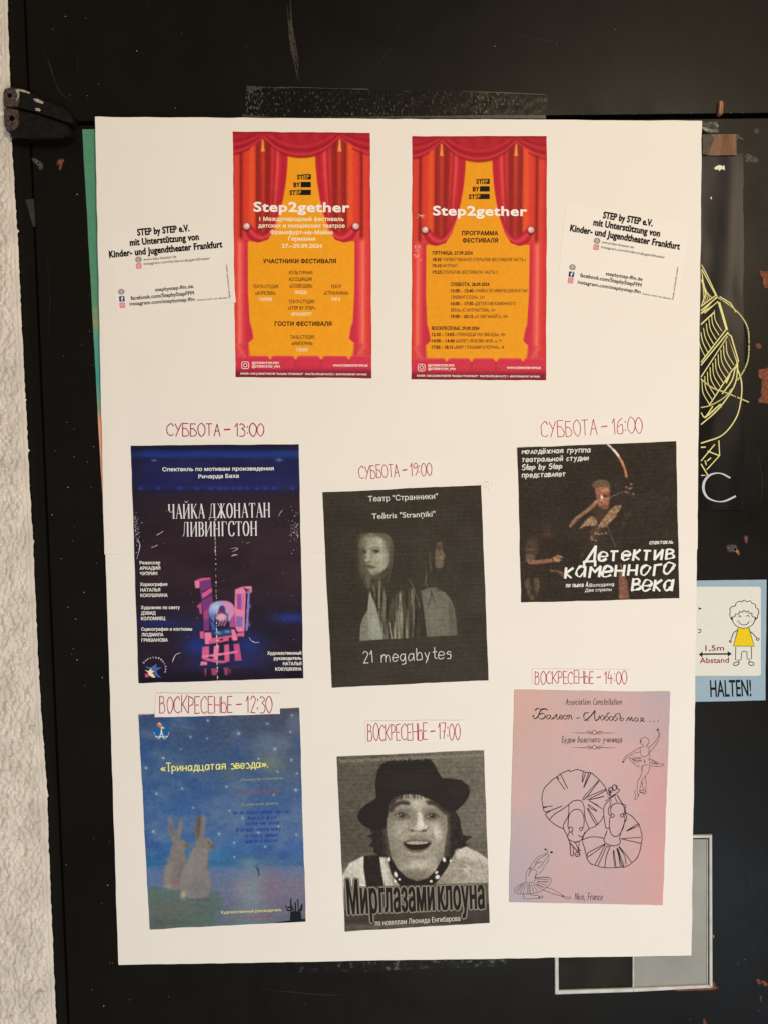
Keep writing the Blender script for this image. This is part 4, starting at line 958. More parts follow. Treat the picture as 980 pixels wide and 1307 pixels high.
p = PM(); p.poly(cG(P("150 530 180 530 192 515 210 535 240 530 225 560 240 590 212 590 190 608 175 585 150 595 165 562")), 0); put(p, 'star_logo', (214, 70, 110), fC, hC, 2.4e-4)
p = PM(); word = 'Constellation'
for i, ch in enumerate(word):
    a = math.radians(-148+i*13.6); x = 330+215*math.cos(a); yv = 430+205*math.sin(a)
    tx, ty = -math.sin(a), math.cos(a); wd_ = 16 if ch not in 'ltis' else 9
    text(p, cG, ch, x-tx*wd_, yv-ty*wd_, x+tx*wd_, yv+ty*wd_, 34, .02)
put(p, 'logo_lettering', (206, 206, 214), fC, hC)

# ---- 21 megabytes flyer
cM = K(400, 580, 4.083)
def art_mega(A):
    I = In(A, K(450, 670, 7.0), 7.0)
    A.fill((58, 50, 39)); A.c += (7*(2*fbm(A.X/30, A.Y/22, 3)-1))[..., None]; A.blob(450, 750, 60, 110, (50, 43, 33), .4)
    X = (A.X-450)*7; Y = (A.Y-670)*7
    HR = (92, 84, 64)
    I.poly("70 130 100 90 150 72 220 74 300 84 345 130 365 210 355 270 330 330 315 250 290 180 240 120 150 90 100 120 80 180 70 220 55 190", (98, 90, 68), 6, 1, True)
    I.poly("250 90 310 110 350 170 362 240 345 300 318 210 290 150", (72, 64, 48), 8, .9, True)
    I.poly("95 118 120 92 165 80 215 92 268 130 300 185 322 250 334 300 318 355 270 412 215 450 180 452 150 428 128 380 104 330 88 270 76 215 82 160", (158, 150, 124), 11, 1, True)
    I.poly("66 240 84 250 100 330 120 390 140 430 150 470 120 560 96 540 70 430 60 330", (58, 51, 40), 10, .8, True); I.poly("330 240 360 250 362 330 340 400 330 470 300 520 240 520 200 500 190 470 240 446 290 400 320 350", (64, 56, 43), 8, .95, True)
    for q in ("150 76 110 92 80 140 66 210 62 300", "160 78 120 96 92 140 78 210", "170 78 240 96 290 140 330 200 350 280 346 360", "200 82 270 110 320 170 340 240 338 330", "240 84 310 120 350 190 362 260", "350 280 350 360 330 440 310 520", "80 300 92 380 116 460 110 540", "72 320 80 420 100 520"): I.A.line(I.tr(P(q)), .7, (112, 103, 80), .55, .7)
    for q in ("180 76 250 100 300 160 330 230", "340 300 338 380 316 460", "66 260 76 360 96 440", "128 80 96 110 76 170"): I.A.line(I.tr(P(q)), .8, (46, 39, 30), .6, .7)
    I.blob(90, 190, 28, 90, (104, 96, 74), .7); I.blob(110, 350, 34, 70, (96, 88, 66), .75); I.blob(200, 470, 70, 20, (90, 82, 62), .8); I.blob(240, 150, 60, 44, (184, 176, 150), .7); I.blob(265, 330, 40, 50, (182, 174, 146), .6); I.blob(100, 150, 40, 50, (120, 112, 88), .6); I.blob(150, 410, 40, 30, (120, 111, 88), .5); I.blob(300, 240, 24, 80, (128, 120, 96), .5); I.blob(165, 290, 16, 40, (134, 125, 101), .6)
    I.blob(84, 300, 34, 150, (92, 84, 65), .8); I.blob(120, 400, 40, 50, (96, 87, 67), .7); I.blob(170, 96, 90, 20, (104, 96, 75), .7); I.blob(310, 170, 30, 60, (110, 101, 79), .7); I.blob(325, 320, 20, 80, (100, 92, 72), .7); I.blob(240, 440, 60, 20, (90, 82, 63), .8); I.blob(200, 350, 30, 30, (150, 141, 116), .5); I.blob(250, 270, 40, 40, (190, 182, 156), .5)
    I.blob(100, 236, 26, 15, (74, 66, 50), .9); I.blob(210, 232, 34, 16, (84, 75, 58), .9); I.blob(208, 240, 17, 12, (26, 22, 17), 1); I.blob(104, 244, 14, 11, (30, 25, 19), 1); I.blob(202, 243, 5, 4, (210, 204, 180), .9); I.blob(96, 244, 5, 4, (196, 190, 166), .9)
    I.A.line(I.tr(P("160 212 190 200 215 198 245 212")), .8, (80, 70, 52), .85); I.A.line(I.tr(P("82 222 100 216 120 224")), .8, (70, 62, 46), .85); I.A.line(I.tr(P("178 228 205 222 240 236")), .6, (44, 38, 29), .9)
    I.blob(140, 270, 12, 40, (190, 182, 154), .6); I.blob(128, 316, 14, 12, (206, 198, 170), .7); I.blob(150, 330, 26, 8, (96, 86, 66), .6)
    I.poly("130 362 150 352 170 362 206 376 180 390 150 384", (98, 84, 66), 6, .8, True); I.A.line(I.tr(P("132 370 165 374 206 378")), .5, (54, 42, 34), .9); I.blob(170, 408, 30, 10, (176, 168, 140), .5)
    I.poly("118 460 160 440 170 520 150 570 130 560", (104, 96, 74), 10, .8, True)
    I.poly("156 586 172 640 205 716 240 800 250 880 275 1022 66 1034 74 900 92 840 136 760 144 660", (150, 148, 126), 4)
    I.poly("66 1034 74 900 92 840 136 760 150 1030", (112, 110, 92), 10, .7); I.A.line(I.tr(P("160 690 166 1030")), .8, (110, 106, 88), .5, 1.2)
    # long hair falling between the two figures
    n1 = fbm(X/17, Y/330, 3); n2 = fbm(X/9+20, Y/210+3, 3)
    top = np.interp(X, [150, 200, 260, 300, 350, 400, 450, 500, 560, 620, 660], [560, 480, 470, 640, 640, 590, 570, 560, 540, 560, 620])
    msk = np.clip((Y-top)/40, 0, 1)*np.clip((X-165-(Y-560)*.22)/14, 0, 1)*np.clip((655-X)/14, 0, 1)*(Y < np.interp(X, [60, 930], [1036, 984]))
    v = np.clip(.25+1.7*(n1-.42)+.8*(n2-.5), 0, 1)*np.clip(.55+.5*np.exp(-((X-420)/110)**2)+.25*np.exp(-((X-240)/50)**2)-.5*np.clip((X-540)/80, 0, 1), 0, 1.2)
    hc = np.array((48, 41, 31.))*(1-v[..., None])+np.array((158, 150, 122.))*v[..., None]
    A.c = A.c*(1-msk[..., None])+hc*msk[..., None]
    I.A.line(I.tr(P("185 590 200 650 235 750 270 880 290 1016")), 1.2, (44, 38, 29), .8); I.A.line(I.tr(P("325 870 335 940 352 1016")), 1.0, (196, 188, 160), .8); I.A.line(I.tr(P("256 860 268 950 288 1016")), 1.0, (150, 143, 120), .7)
    I.A.line(I.tr(P("505 486 540 560 575 660 600 740")), .9, (128, 118, 92), .7); I.A.line(I.tr(P("240 520 250 600 232 690")), 1.4, (110, 102, 78), .6)
    I.poly("600 592 660 570 740 556 820 600 870 660 902 724 916 800 932 984 656 1000 640 860 620 720", (108, 104, 86), 5)
    I.poly("850 660 902 724 916 800 932 984 860 988", (88, 84, 68), 10, .6); I.blob(720, 800, 60, 130, (120, 116, 96), .5)
    I.A.line(I.tr(P("605 600 625 740 640 860 655 1000")), 1.2, (40, 34, 27), .9); I.A.line(I.tr(P("700 580 695 660 668 715")), .9, (44, 38, 29), .8); I.A.line(I.tr(P("705 600 715 660 745 690")), .9, (44, 38, 29), .7); I.blob(770, 570, 40, 24, (62, 54, 42), .7)
    I.poly("752 160 788 156 800 200 806 235 828 276 814 292 818 312 808 322 812 336 806 352 798 382 770 388 742 378 735 320 736 250 746 200", (104, 90, 70), 5, 1, True)
    I.blob(785, 300, 20, 40, (126, 108, 84), .6); I.blob(776, 214, 20, 8, (56, 46, 36), .9); I.A.line(I.tr(P("760 206 785 200 798 206")), .6, (52, 43, 33), .8); I.A.line(I.tr(P("790 318 812 316")), .6, (66, 48, 38), .8); I.blob(770, 190, 26, 30, (62, 54, 42), .5)
    for s, w_, c in (("688 240 690 330 702 410", 1.1, (112, 104, 82)), ("655 380 652 470 640 540", .9, (98, 90, 70)), ("660 440 650 500 670 560", 1.2, (112, 102, 80)), ("440 290 455 330 464 370", .8, (84, 76, 58))): I.A.line(I.tr(P(s)), w_, c, .7)
    A.mottle(.14, 2.4); A.bands(4.5, 5.6, -.035); A.grain(4)
fM, hM = flyer(cM(P("48 197 872 160 910 1177 97 1215")), art_mega, 'black and white flyer of two long haired women titled 21 megabytes', .85, seed=4)
p = PM(); text(p, cM, 'Театр "Странники"', 287, 246, 647, 231, 29, .012); text(p, cM, 'Teātris "Stranņiki"', 306, 336, 634, 323, 29, .012); put(p, 'lettering', (222, 216, 198), fM, hM)
p = PM(); hw(p, cM, '21 megabytes', 262, 1086, 720, 1062, 62, 1.0, jit=.35); put(p, 'handwritten_title', (218, 212, 192), fM, hM)

# ---- detective flyer
cD = K(650, 525, 4.26)
def art_det(A):
    A.fill((52, 42, 33)); A.c += (6*(2*fbm(A.X/26, A.Y/20, 3)-1))[..., None]
    I = In(A, K(665, 590, 6.323), 6.323); J = In(A, cD, 4.26)
    for s, w_, c in (("532 180 560 206 590 244 612 280", 2.2, (232, 214, 188)), ("598 254 616 290 628 325 634 354", 3.0, (196, 128, 92)), ("565 210 590 240", 2.6, (240, 226, 204))): J.A.line(J.tr(P(s)), w_, c, .95)
    I.blob(210, 520, 46, 34, (76, 54, 42), .8); I.blob(212, 582, 38, 30, (98, 66, 52), .7); I.blob(232, 545, 12, 8, (56, 40, 32), .6)
    I.poly("50 620 120 620 140 700 112 780 110 800 34 800 34 700", (84, 66, 48), 12, .8); I.poly("34 740 100 750 104 790 36 800", (116, 92, 66), 8, .8); I.blob(70, 700, 34, 10, (120, 98, 70), .6)
    I.poly("36 792 120 790 240 776 256 790 250 806 120 824 60 824", (142, 96, 72), 5); I.poly("250 770 290 748 328 758 334 772 300 770 322 788 298 806 262 802", (168, 118, 90), 5); I.A.line(I.tr(P("282 762 322 776")), .5, (80, 52, 40), .7)
    I.poly("225 868 300 872 340 890 342 926 322 920 290 886 236 884", (128, 88, 66), 6, .9)
    I.poly("24 960 60 930 70 990 96 1040 100 1110 70 1110 30 1000", (112, 88, 62), 8, .8); I.poly("100 940 140 930 146 1010 120 1080 104 1040", (108, 84, 60), 8, .8); I.poly("60 1000 120 1060 70 1080", (52, 42, 33), 8, .8)
    I.poly("570 180 600 150 640 142 690 150 712 190 706 210 660 196 610 206 580 200", (112, 92, 68), 8, .9, True)
    I.poly("596 206 650 196 706 212 712 270 706 340 690 380 650 370 620 330 600 270", (150, 92, 66), 7, 1, True); I.blob(670, 225, 34, 26, (206, 140, 106), .8); I.blob(680, 272, 26, 8, (50, 32, 26), .9); I.blob(690, 250, 22, 5, (80, 50, 38), .6)
    I.poly("640 262 652 268 662 296 650 306 640 290", (244, 222, 198), 3); I.blob(684, 330, 14, 16, (168, 110, 80), .7)
    I.poly("386 520 400 480 440 440 520 380 570 336 592 312 640 296 700 282 706 292 660 318 640 318 600 352 540 400 470 450 420 500 396 524", (158, 110, 82), 5, 1, True); I.blob(440, 470, 44, 12, (110, 76, 56), .6, -.7)
    for x, y in ((596, 322), (628, 352), (648, 308), (634, 336), (665, 322), (610, 310)): I.blob(x, y, 8, 8, (226, 172, 136), .9)
    I.blob(640, 420, 70, 70, (84, 58, 45), .8); I.blob(620, 560, 60, 60, (72, 52, 40), .7); I.blob(600, 660, 60, 70, (66, 48, 38), .6); I.blob(640, 760, 40, 60, (80, 58, 45), .5); I.blob(560, 470, 30, 20, (120, 84, 62), .6); I.blob(90, 640, 60, 60, (70, 54, 42), .6)
    fur = .5+.6*(fbm(A.X/1.3, A.Y/2.2, 2)-.5)
    def furry(pts, c):
        B = Art(A.X, A.Y); B.poly(I.tr(P(pts)), (255, 255, 255), .9, 1, True); m = B.c[..., 0]/255
        A.mix(m*np.clip(.15+1.3*(fur-.1), 0, 1), c)
    furry("466 540 510 480 545 444 575 440 602 460 610 500 580 516 540 512 500 520", (206, 160, 116)); furry("610 540 640 480 680 430 720 376 760 352 804 348 786 396 770 412 760 440 700 500 680 520 640 530", (198, 152, 110)); furry("560 540 620 520 640 540 600 600 560 620", (100, 74, 54))
    I.A.line(I.tr(P("700 290 760 262 816 238")), .6, (150, 138, 120), .8); I.A.line(I.tr(P("690 512 722 590 760 682")), .7, (122, 110, 94), .9)
    for x, y in ((884, 176), (845, 200), (868, 212), (886, 208), (858, 246), (902, 256), (840, 240)): I.blob(x, y, 9, 7, (206, 150, 122), .8)
    for x, y in ((600, 572), (625, 580), (648, 576), (680, 572), (565, 606), (570, 625), (600, 632)): I.blob(x, y, 10, 6, (214, 176, 130), .8)
    for x, y in ((490, 750), (560, 800), (600, 780), (880, 406), (845, 430), (820, 500)): I.blob(x, y, 16, 26, (92, 66, 50), .5)
    J.A.poly(J.tr(P("592 870 612 860 640 930 652 1020 594 1020")), (138, 92, 68), .8, .95); J.A.line(J.tr(P("612 880 640 960 648 1018")), .8, (60, 38, 30), .7); J.A.line(J.tr(P("602 830 612 870")), 1.6, (170, 126, 90), .8)
    A.mottle(.3, 1.7); A.bands(4.5, 5.2, -.035); A.grain(4)
fD, hD = flyer(cD(P("40 198 905 163 923 1017 62 1039")), art_det, 'dark brown flyer of an archer with brushed white title, upper right of the board', .85, seed=5)
p = PM()
hw(p, cD, 'молодёжная группа', 67, 231, 438, 222, 30, 1.15, italic=.12, jit=.15); hw(p, cD, 'театральной студии', 67, 275, 428, 266, 30, 1.15, italic=.12, jit=.15)
hw(p, cD, 'Step by Step', 67, 318, 283, 310, 28, 1.25, italic=.2, jit=.15); hw(p, cD, 'представляет', 67, 360, 303, 352, 30, 1.15, italic=.12, jit=.15)
hw(p, cD, 'спектакль', 760, 723, 886, 718, 24, .95, italic=.12, jit=.15); hw(p, cD, 'по пьесе А.', 306, 956, 430, 952, 25, 1.0, italic=.15, jit=.1); text(p, cD, 'Володина', 432, 955, 566, 948, 18, .02, italic=.15); hw(p, cD, '"', 392, 966, 400, 966, 20, .8); text(p, cD, 'Две стрелы', 408, 982, 552, 976, 17, .02, italic=.15); hw(p, cD, '"', 556, 968, 566, 968, 20, .8)
put(p, 'lettering', (236, 226, 208), fD, hD)
p = PM(); p2 = PM()
for body, a in (('Детектив', (405, 818, 888, 800, 84)), ('каменного', (300, 904, 890, 884, 92)), ('века', (662, 976, 890, 970, 96))):
    hw(p, cD, body, *a, 3.2, italic=.16, wob=.6, nib=(.4, .6), jit=.4)
put(p, 'brush_title', (244, 238, 226), fD, hD, 1.6e-4)

# ---- ballet flyer
cL = K(640, 845, 4.26); cLc = K(680, 970, 6.533); cLt = K(785, 925, 13.07); cLb = K(645, 1075, 10.89)
def art_ballet(A):
    u = np.clip((A.X-652)/200, 0, 1); v = np.clip((A.Y-882)/272, 0, 1)
    tl = np.array((210, 168, 150.)); tr_ = np.array((168, 158, 162.)); bl = np.array((160, 156, 162.)); br = np.array((210, 148, 138.)); mid = np.array((206, 168, 160.))
    u_, v_ = u[..., None], v[..., None]
    c = (tl*(1-u_)+tr_*u_)*(1-v_)+(bl*(1-u_)+br*u_)*v_
    m = np.exp(-(((u_-v_)*1.5)**2+((u_+v_-1)*1.3)**2))*.75
    A.c = c*(1-m)+mid*m; A.c = A.c*.76+np.array((208, 182, 176.))*.24+5
    A.c = A.c+np.array((8, 0, -2.))*np.clip(fbm(A.X/60, A.Y/60, 3)-.45, 0, 1)[..., None]*4
    A.mix(np.exp(-((u-1)**2/.05+(v-.55)**2/.08))*.45, (216, 150, 142)); A.mix(np.exp(-((u-0)**2/.08+(v-.12)**2/.06))*.4, (214, 164, 142)); A.grain(2)
fL, hL = flyer(cL(P("68 150 915 165 875 1323 38 1305")), art_ballet, 'pale pink ballet flyer with line drawn ballerinas, lower right of the board', 2.5, seed=6)
INKB = (40, 32, 34)
p = PM(); hw(p, cL, 'Association Constellation', 347, 232, 652, 232, 33, .62, italic=.1, jit=.1); hw(p, cL, 'Будни балетного училища', 327, 438, 652, 436, 34, .62, italic=.1, jit=.1); hw(p, cL, 'Nice, France', 397, 1292, 547, 1294, 36, .62, italic=.1, jit=.1)
put(p, 'lettering', INKB, fL, hL)
p = PM()   # calligraphic title
def cal(s, w_=1.15): lines(p, cL, s, w_, nib=(.75, .3), wob=0, n=8)
cal("250 262 236 254 215 258 205 275 196 296 180 308 168 300 174 290;180 262 196 252 214 260 230 256 250 262;206 284 224 280 236 292 228 306 210 310 198 302", 1.5)
cal("262 292 252 288 242 300 246 310 258 306 266 288 262 304 270 311 280 302;280 310 292 290 300 286 296 302 302 312 312 304;314 302 326 300 328 290 318 290 312 302 320 312 334 304;352 290 342 289 335 300 340 311 350 308;354 292 352 310;354 298 362 288 366 294 362 311;366 298 374 288 379 294 376 308 384 310")
cal("404 305 424 304")
cal("444 312 452 318 470 306 492 282 506 264;506 264 504 292 508 318 522 312;470 276 452 278 444 296 454 312 470 318", 1.5)
cal("530 290 524 314;528 304 538 302;550 292 540 294 536 308 544 316 554 308 556 296 550 292;574 294 564 296 560 310 568 318 578 310 578 300 570 292 572 282 586 276;598 296 588 298 584 310 592 318 602 312 604 300 598 296;618 296 610 298 606 312 614 320 626 312 626 302 618 296 618 286 632 280;642 298 640 276 644 300 640 316 650 320 660 312 656 304 644 308")
cal("676 320 690 300 694 318 706 300 708 320 716 318;734 304 724 306 720 316 728 324 738 318 740 308 734 304;770 304 758 304 754 312 766 314 770 304 766 322 776 322;766 314 750 324")
for x in (806, 828, 850): disc(p, *cL([(x, 322)])[0], .75, n=8)
put(p, 'title_lettering', INKB, fL, hL)
p = PM()
for y in (383, 463):
    ribbon(p, cL([(380, y+1), (430, y+3), (475, y+2), (490, y)]), .7, taper=.5, wob=0); ribbon(p, cL([(627, y+3), (575, y+3), (530, y+2), (516, y)]), .7, taper=.5, wob=0)
    lines(p, cL, "o503 %d 516 %d 503 %d 490 %d;460 %d 476 %d 492 %d;546 %d 530 %d 514 %d;470 %d 485 %d 495 %d;536 %d 520 %d 511 %d" % (y-12, y, y+12, y, y-6, y-6, y+4, y-6, y-6, y+4, y+9, y+8, y+2, y+9, y+8, y+2), .55, sm=True, wob=0)
put(p, 'ornament', INKB, fL, hL)
p = PM()
lines(p, cLc, "252 576 190 545 135 500 100 455;100 435 88 420 72 330 80 270 95 232 130 195 160 165 196 142 235 112 270 96 300 86 306 98 335 88 365 80 390 86 415 94 440 104 478 106 510 130 546 162 580 200 606 240 622 290;196 144 210 170 262 245;200 140 212 160;230 122 286 238;416 96 408 186 436 106;462 110 420 232 478 112;546 172 420 310 436 320 548 176;430 318 590 250 592 262 466 326;450 330 520 322 592 302 480 330;466 338 574 408;466 340 540 380;460 370 532 428 470 396 458 374;448 402 514 528 530 520 458 404;84 392 160 384;86 398 110 396;100 436 170 412 240 384;135 496 180 450 240 414 295 372 330 344 370 336 405 348 424 390;118 436 140 430;100 458 115 440;588 462 560 510 520 550 464 574;296 376 296 420 290 470 262 520 250 560 266 600 290 640;424 390 428 460 440 510 466 574;290 530 296 470 320 430 352 412 390 418 414 450 424 500 420 560;290 530 290 560 304 570;o300 562 322 562 328 590 310 602 298 590;420 560 402 566;o384 572 402 564 412 576 396 592;300 605 285 640 300 665 330 680 360 686;322 600 328 628;316 600 300 604;376 630 410 646;360 686 386 678 410 652 430 600;466 574 440 600 420 630 410 670;290 650 306 700 312 790 330 798 336 770 330 720;306 690 340 730 370 768;310 700 350 740 384 780;352 690 380 760;340 690 380 682 378 740 396 758;o348 780 366 770 388 776 386 798 362 806 350 796;366 770 390 750;356 790 384 790", 1.0, wob=.2)
lines(p, cLc, "464 574 440 600 412 640 412 690 426 730 440 790 452 830 480 866 520 880 580 896 640 900 700 896 770 890 820 860 862 820 886 770 900 700 908 640 900 600 880 540 850 500 820 468 772 442;416 664 470 644 530 642 590 654;620 306 640 330 600 370 586 420 590 480 604 560 620 572;634 318 660 300 690 280 714 262 716 246 696 240;600 344 640 320 690 290;o632 240 650 228 660 250 650 272 636 268;o662 214 684 210 692 240 676 256 664 240;690 240 700 222 690 212;646 250 640 290 652 300;634 300 628 250 634 232;700 290 720 330 748 370;680 310 700 352;650 330 640 380 626 410 628 450 648 468;o648 456 668 452 674 470 656 480 646 474;640 476 634 520 636 570 652 620 684 638 716 624 748 570 762 510 762 470;660 372 644 410 650 450;644 400 656 380 690 362 728 364 756 390 762 430 748 456;744 368 770 380 766 396 752 392;o726 460 742 448 754 466 742 478 730 474;754 464 770 440 764 400;766 440 778 480 770 512;770 500 740 580 722 640 724 690 700 710 664 716 620 704 592 680 592 654 616 590;620 572 632 568;776 592 868 536 876 548 784 592;800 582 850 560;898 644 752 656 746 660 896 696;450 800 462 772 596 700;452 812 520 764 598 704;514 876 600 706;540 880 614 716;596 894 610 800 640 724;614 720 636 722;672 752 680 820 690 894;668 756 668 800 680 890;696 740 712 800 726 888;700 736 740 880 752 876 704 738;712 724 760 800 774 872;716 722 780 800 818 852", 1.0, wob=.2)
lines(p, cLt, "466 348 430 320 410 290 410 262 440 230 486 208 530 224 560 280 552 310 518 352 552 384;o414 270 424 264 428 300 414 292;466 348 462 370 410 382 300 446 180 520 140 570 112 626;410 455 330 470 260 510 180 560 150 600 128 636;410 384 414 450 430 510 476 534 520 520 552 480 560 400 552 380;o690 80 704 68 722 84 714 120 692 106;720 130 716 180 680 250 640 310 560 374;736 130 742 170 720 240 690 310 640 380 584 450;574 450 566 540;290 534 360 548 440 552;230 550 240 590 290 640 370 700 388 680 380 660;250 560 330 600 420 590;280 580 360 570 430 566;270 610 340 600 440 590;300 640 380 620 440 600;230 556 300 570 400 566;540 560 620 590 720 640 804 660 760 690 660 696 580 680;545 575 600 640 700 660;560 566 640 620 720 660;590 640 660 640 720 658;484 570 490 640 476 610;430 700 460 690 476 672 540 672;566 640 566 720 540 800 480 880 440 940 410 1060 400 1110;430 700 440 770 460 690;440 770 420 860 370 950 360 1080;500 860 510 1000 500 1110;440 950 450 1020 466 1090;o408 1106 440 1096 500 1092 506 1150 440 1140 406 1130;410 1120 440 1130 500 1120;o330 1104 352 1100 370 1140 372 1200 340 1250 318 1240 334 1180 320 1130;372 1200 400 1150", .55, wob=.2)
lines(p, cLb, "540 150 560 170 500 180 440 210 380 280 330 350 290 410 280 470 280 548;576 110 574 150 540 190 480 220 440 250 400 310;600 160 560 230 520 280;600 180 590 250 540 330 500 400 450 440 410 470 400 500;320 362 380 354 410 320;410 320 440 280 490 270 516 290;516 290 500 320 440 366;440 290 470 290;322 370 350 366 336 400 312 466;330 430 350 390 390 380 420 396 420 440 410 500;280 548 300 560 340 562 380 556 405 530 408 500;280 548 200 590 130 640 124 690 170 716 250 720 340 716 440 700 520 660 590 610 626 560 630 520 600 490 540 484 408 490;420 500 590 490;420 510 600 520;430 540 590 560;430 560 570 600;420 580 540 630;390 580 490 660;380 590 440 690;350 580 390 700;330 580 340 710;300 570 300 716;280 570 240 716;260 570 200 712;240 580 160 700;220 590 140 680;320 580 320 712;400 570 510 640;450 550 600 540;250 722 260 786 440 780 470 776;330 730 430 742;430 730 470 752 516 750 500 776 450 776;560 625 680 670 780 736;510 660 640 710 770 750;o780 740 840 760 896 764 880 790 830 782", .5, wob=.2)
for (x, y, r_, t) in ((552, 100, 1.6, cLb), (634, 140, 1.9, cLb), (462, 768, 1.2, cLb), (790, 748, 1.5, cLb), (128, 622, 1.3, cLt), (704, 88, 1.0, cLt)): disc(p, *t([(x, y)])[0], r_, r_*.75, n=9)
put(p, 'ballerina_drawing', INKB, fL, hL)

# ---- rabbits flyer
cZ = K(160, 870, 4.083)
def art_rabbit(A):
    I = In(A, cZ, 4.083); X = (A.X-160)*4.083; Y = (A.Y-870)*4.083
    L_ = [(150, (44, 64, 100)), (400, (40, 74, 120)), (700, (44, 84, 138)), (880, (38, 88, 142)), (950, (30, 92, 136)), (985, (74, 98, 140)), (1100, (78, 96, 134)), (1290, (66, 88, 112))]
    R_ = [(150, (66, 66, 82)), (300, (62, 72, 94)), (500, (62, 84, 112)), (700, (50, 82, 134)), (880, (56, 90, 140)), (950, (50, 88, 130)), (975, (86, 100, 130)), (1060, (108, 98, 116)), (1290, (84, 82, 100))]
    t = np.clip((X-100)/800, 0, 1)
    for k in range(3): A.c[..., k] = np.interp(Y, [c[0] for c in L_], [c[1][k] for c in L_])*(1-t)+np.interp(Y, [c[0] for c in R_], [c[1][k] for c in R_])*t
    n = fbm(X/150+3, Y/110, 4); A.mix(np.clip((n-.45)*2.2, 0, .5)*(Y < 930), (100, 112, 132)); n = fbm(X/120+13, Y/90+5, 3); A.mix(np.clip((n-.52)*2.5, 0, .5)*(Y < 930), (30, 66, 128))
    I.blob(760, 430, 70, 60, (112, 118, 92), .55); I.blob(640, 945, 50, 26, (86, 120, 130), .7); I.blob(550, 480, 60, 40, (96, 104, 96), .35)
    I.blob(450, 900, 110, 50, (34, 104, 148), .5)
    I.blob(665, 1110, 70, 140, (112, 126, 128), .8); I.blob(600, 1090, 34, 50, (128, 112, 120), .6); I.blob(760, 1060, 60, 100, (118, 92, 108), .6); I.blob(620, 1250, 170, 70, (92, 108, 108), .7)
    I.poly("116 1090 200 1074 300 1078 420 1082 480 1100 512 1140 500 1180 470 1220 430 1290 120 1310", (76, 98, 90), 8, 1, True); I.blob(250, 1180, 150, 40, (98, 86, 76), .6); I.blob(200, 1260, 170, 40, (78, 72, 68), .6); I.blob(420, 1200, 60, 40, (72, 82, 76), .5)
    RB = (116, 104, 98); RD = (92, 82, 78)
    I.poly("224 715 238 706 252 760 264 800 262 832 244 826 230 770", RB, 6, 1, True); I.poly("290 712 298 740 292 800 282 832 264 830 270 780", RB, 6, 1, True); I.poly("232 730 246 760 252 800 242 790", (86, 68, 66), 6, .6, True)
    I.poly("244 850 262 822 292 822 318 836 334 856 324 872 300 884 262 886 244 872", RB, 5, 1, True); I.blob(322, 854, 12, 10, (80, 62, 60), .7)
    I.poly("244 870 300 872 318 920 330 990 330 1050 300 1076 262 1086 222 1076 202 1050 200 1000 218 950 234 900", RB, 6, 1, True); I.blob(224, 1000, 20, 70, (132, 124, 118), .5); I.blob(300, 1000, 30, 60, RD, .5); I.blob(250, 1060, 50, 20, (134, 96, 88), .5); I.blob(225, 1066, 20, 12, (150, 146, 140), .5)
    I.poly("362 790 368 730 376 696 388 700 398 730 400 790 392 826 372 826", (98, 86, 80), 6, 1, True); I.poly("400 702 416 700 420 730 412 790 400 828 388 820 398 760", RB, 6, 1, True); I.blob(384, 740, 8, 50, (72, 60, 60), .6)
    I.poly("366 840 390 818 424 814 450 832 466 854 454 872 424 886 384 886", RB, 5, 1, True); I.blob(455, 858, 12, 12, (92, 60, 58), .8); I.blob(438, 840, 6, 5, (60, 48, 48), .8)
    I.poly("366 860 430 876 430 930 424 970 446 1030 446 1080 424 1120 390 1136 340 1130 300 1104 286 1060 292 1000 318 950 344 900", (122, 110, 104), 6, 1, True)
    I.blob(380, 1070, 60, 60, (100, 98, 104), .6); I.blob(340, 960, 24, 80, (134, 124, 118), .4); I.blob(420, 950, 16, 80, (128, 112, 92), .5); I.blob(303, 1112, 14, 20, (186, 166, 124), .8); I.blob(400, 1136, 60, 8, (62, 66, 70), .6)
    for x, y, r_ in ((432, 203, 6), (342, 288, 6), (592, 270, 8), (742, 220, 6), (862, 262, 5), (782, 352, 7), (868, 408, 6), (200, 398, 7), (695, 402, 6), (896, 478, 5), (795, 470, 5), (298, 558, 6), (164, 584, 7), (530, 548, 6), (890, 565, 8), (870, 175, 5), (148, 782, 8), (490, 794, 7), (568, 840, 6), (776, 590, 5), (800, 754, 5), (614, 710, 6), (695, 786, 6), (776, 682, 5), (545, 672, 5), (893, 798, 5), (110, 450, 8), (570, 915, 5), (356, 658, 5), (428, 296, 4), (290, 352, 4), (730, 860, 5)):
        I.blob(x, y, r_*.62, r_*.62, (220, 226, 220), .95); I.blob(x, y, r_*1.7, r_*1.7, (120, 140, 160), .35)
    for y, x0, x1, c in ((686, 565, 860, (28, 46, 128)), (714, 640, 785, (28, 46, 128)), (742, 632, 800, (28, 46, 128)), (776, 580, 808, (28, 46, 128)), (806, 630, 800, (28, 46, 128)), (834, 630, 800, (28, 46, 128)), (578, 590, 815, (122, 66, 74)), (1230, 575, 775, (150, 70, 72))):
        x = x0
        while x < x1:
            I.A.line(I.tr([(x, y+6-(x-x0)*.03), (x+random.uniform(0, 5), y-8-(x-x0)*.03)]), 1.0, c, .9); I.A.line(I.tr([(x, y+5-(x-x0)*.03), (x+6, y-2-(x-x0)*.03)]), .7, c, .7); x += random.choice([7, 8, 9, 11, 18])
    A.c = A.c*.84+A.c.mean(-1, keepdims=True)*np.array((.165, .17, .145)); A.c = A.c+(9*(2*fbm(X/14, Y/9, 3)-1))[..., None]
    A.c = A.c*1.05+5
    A.grain(6)
fZ, hZ = flyer(cZ(P("70 175 908 138 942 1250 128 1292")), art_rabbit, 'blue night sky flyer with two rabbits seen from behind, lower left of the board', 1.0, seed=7)
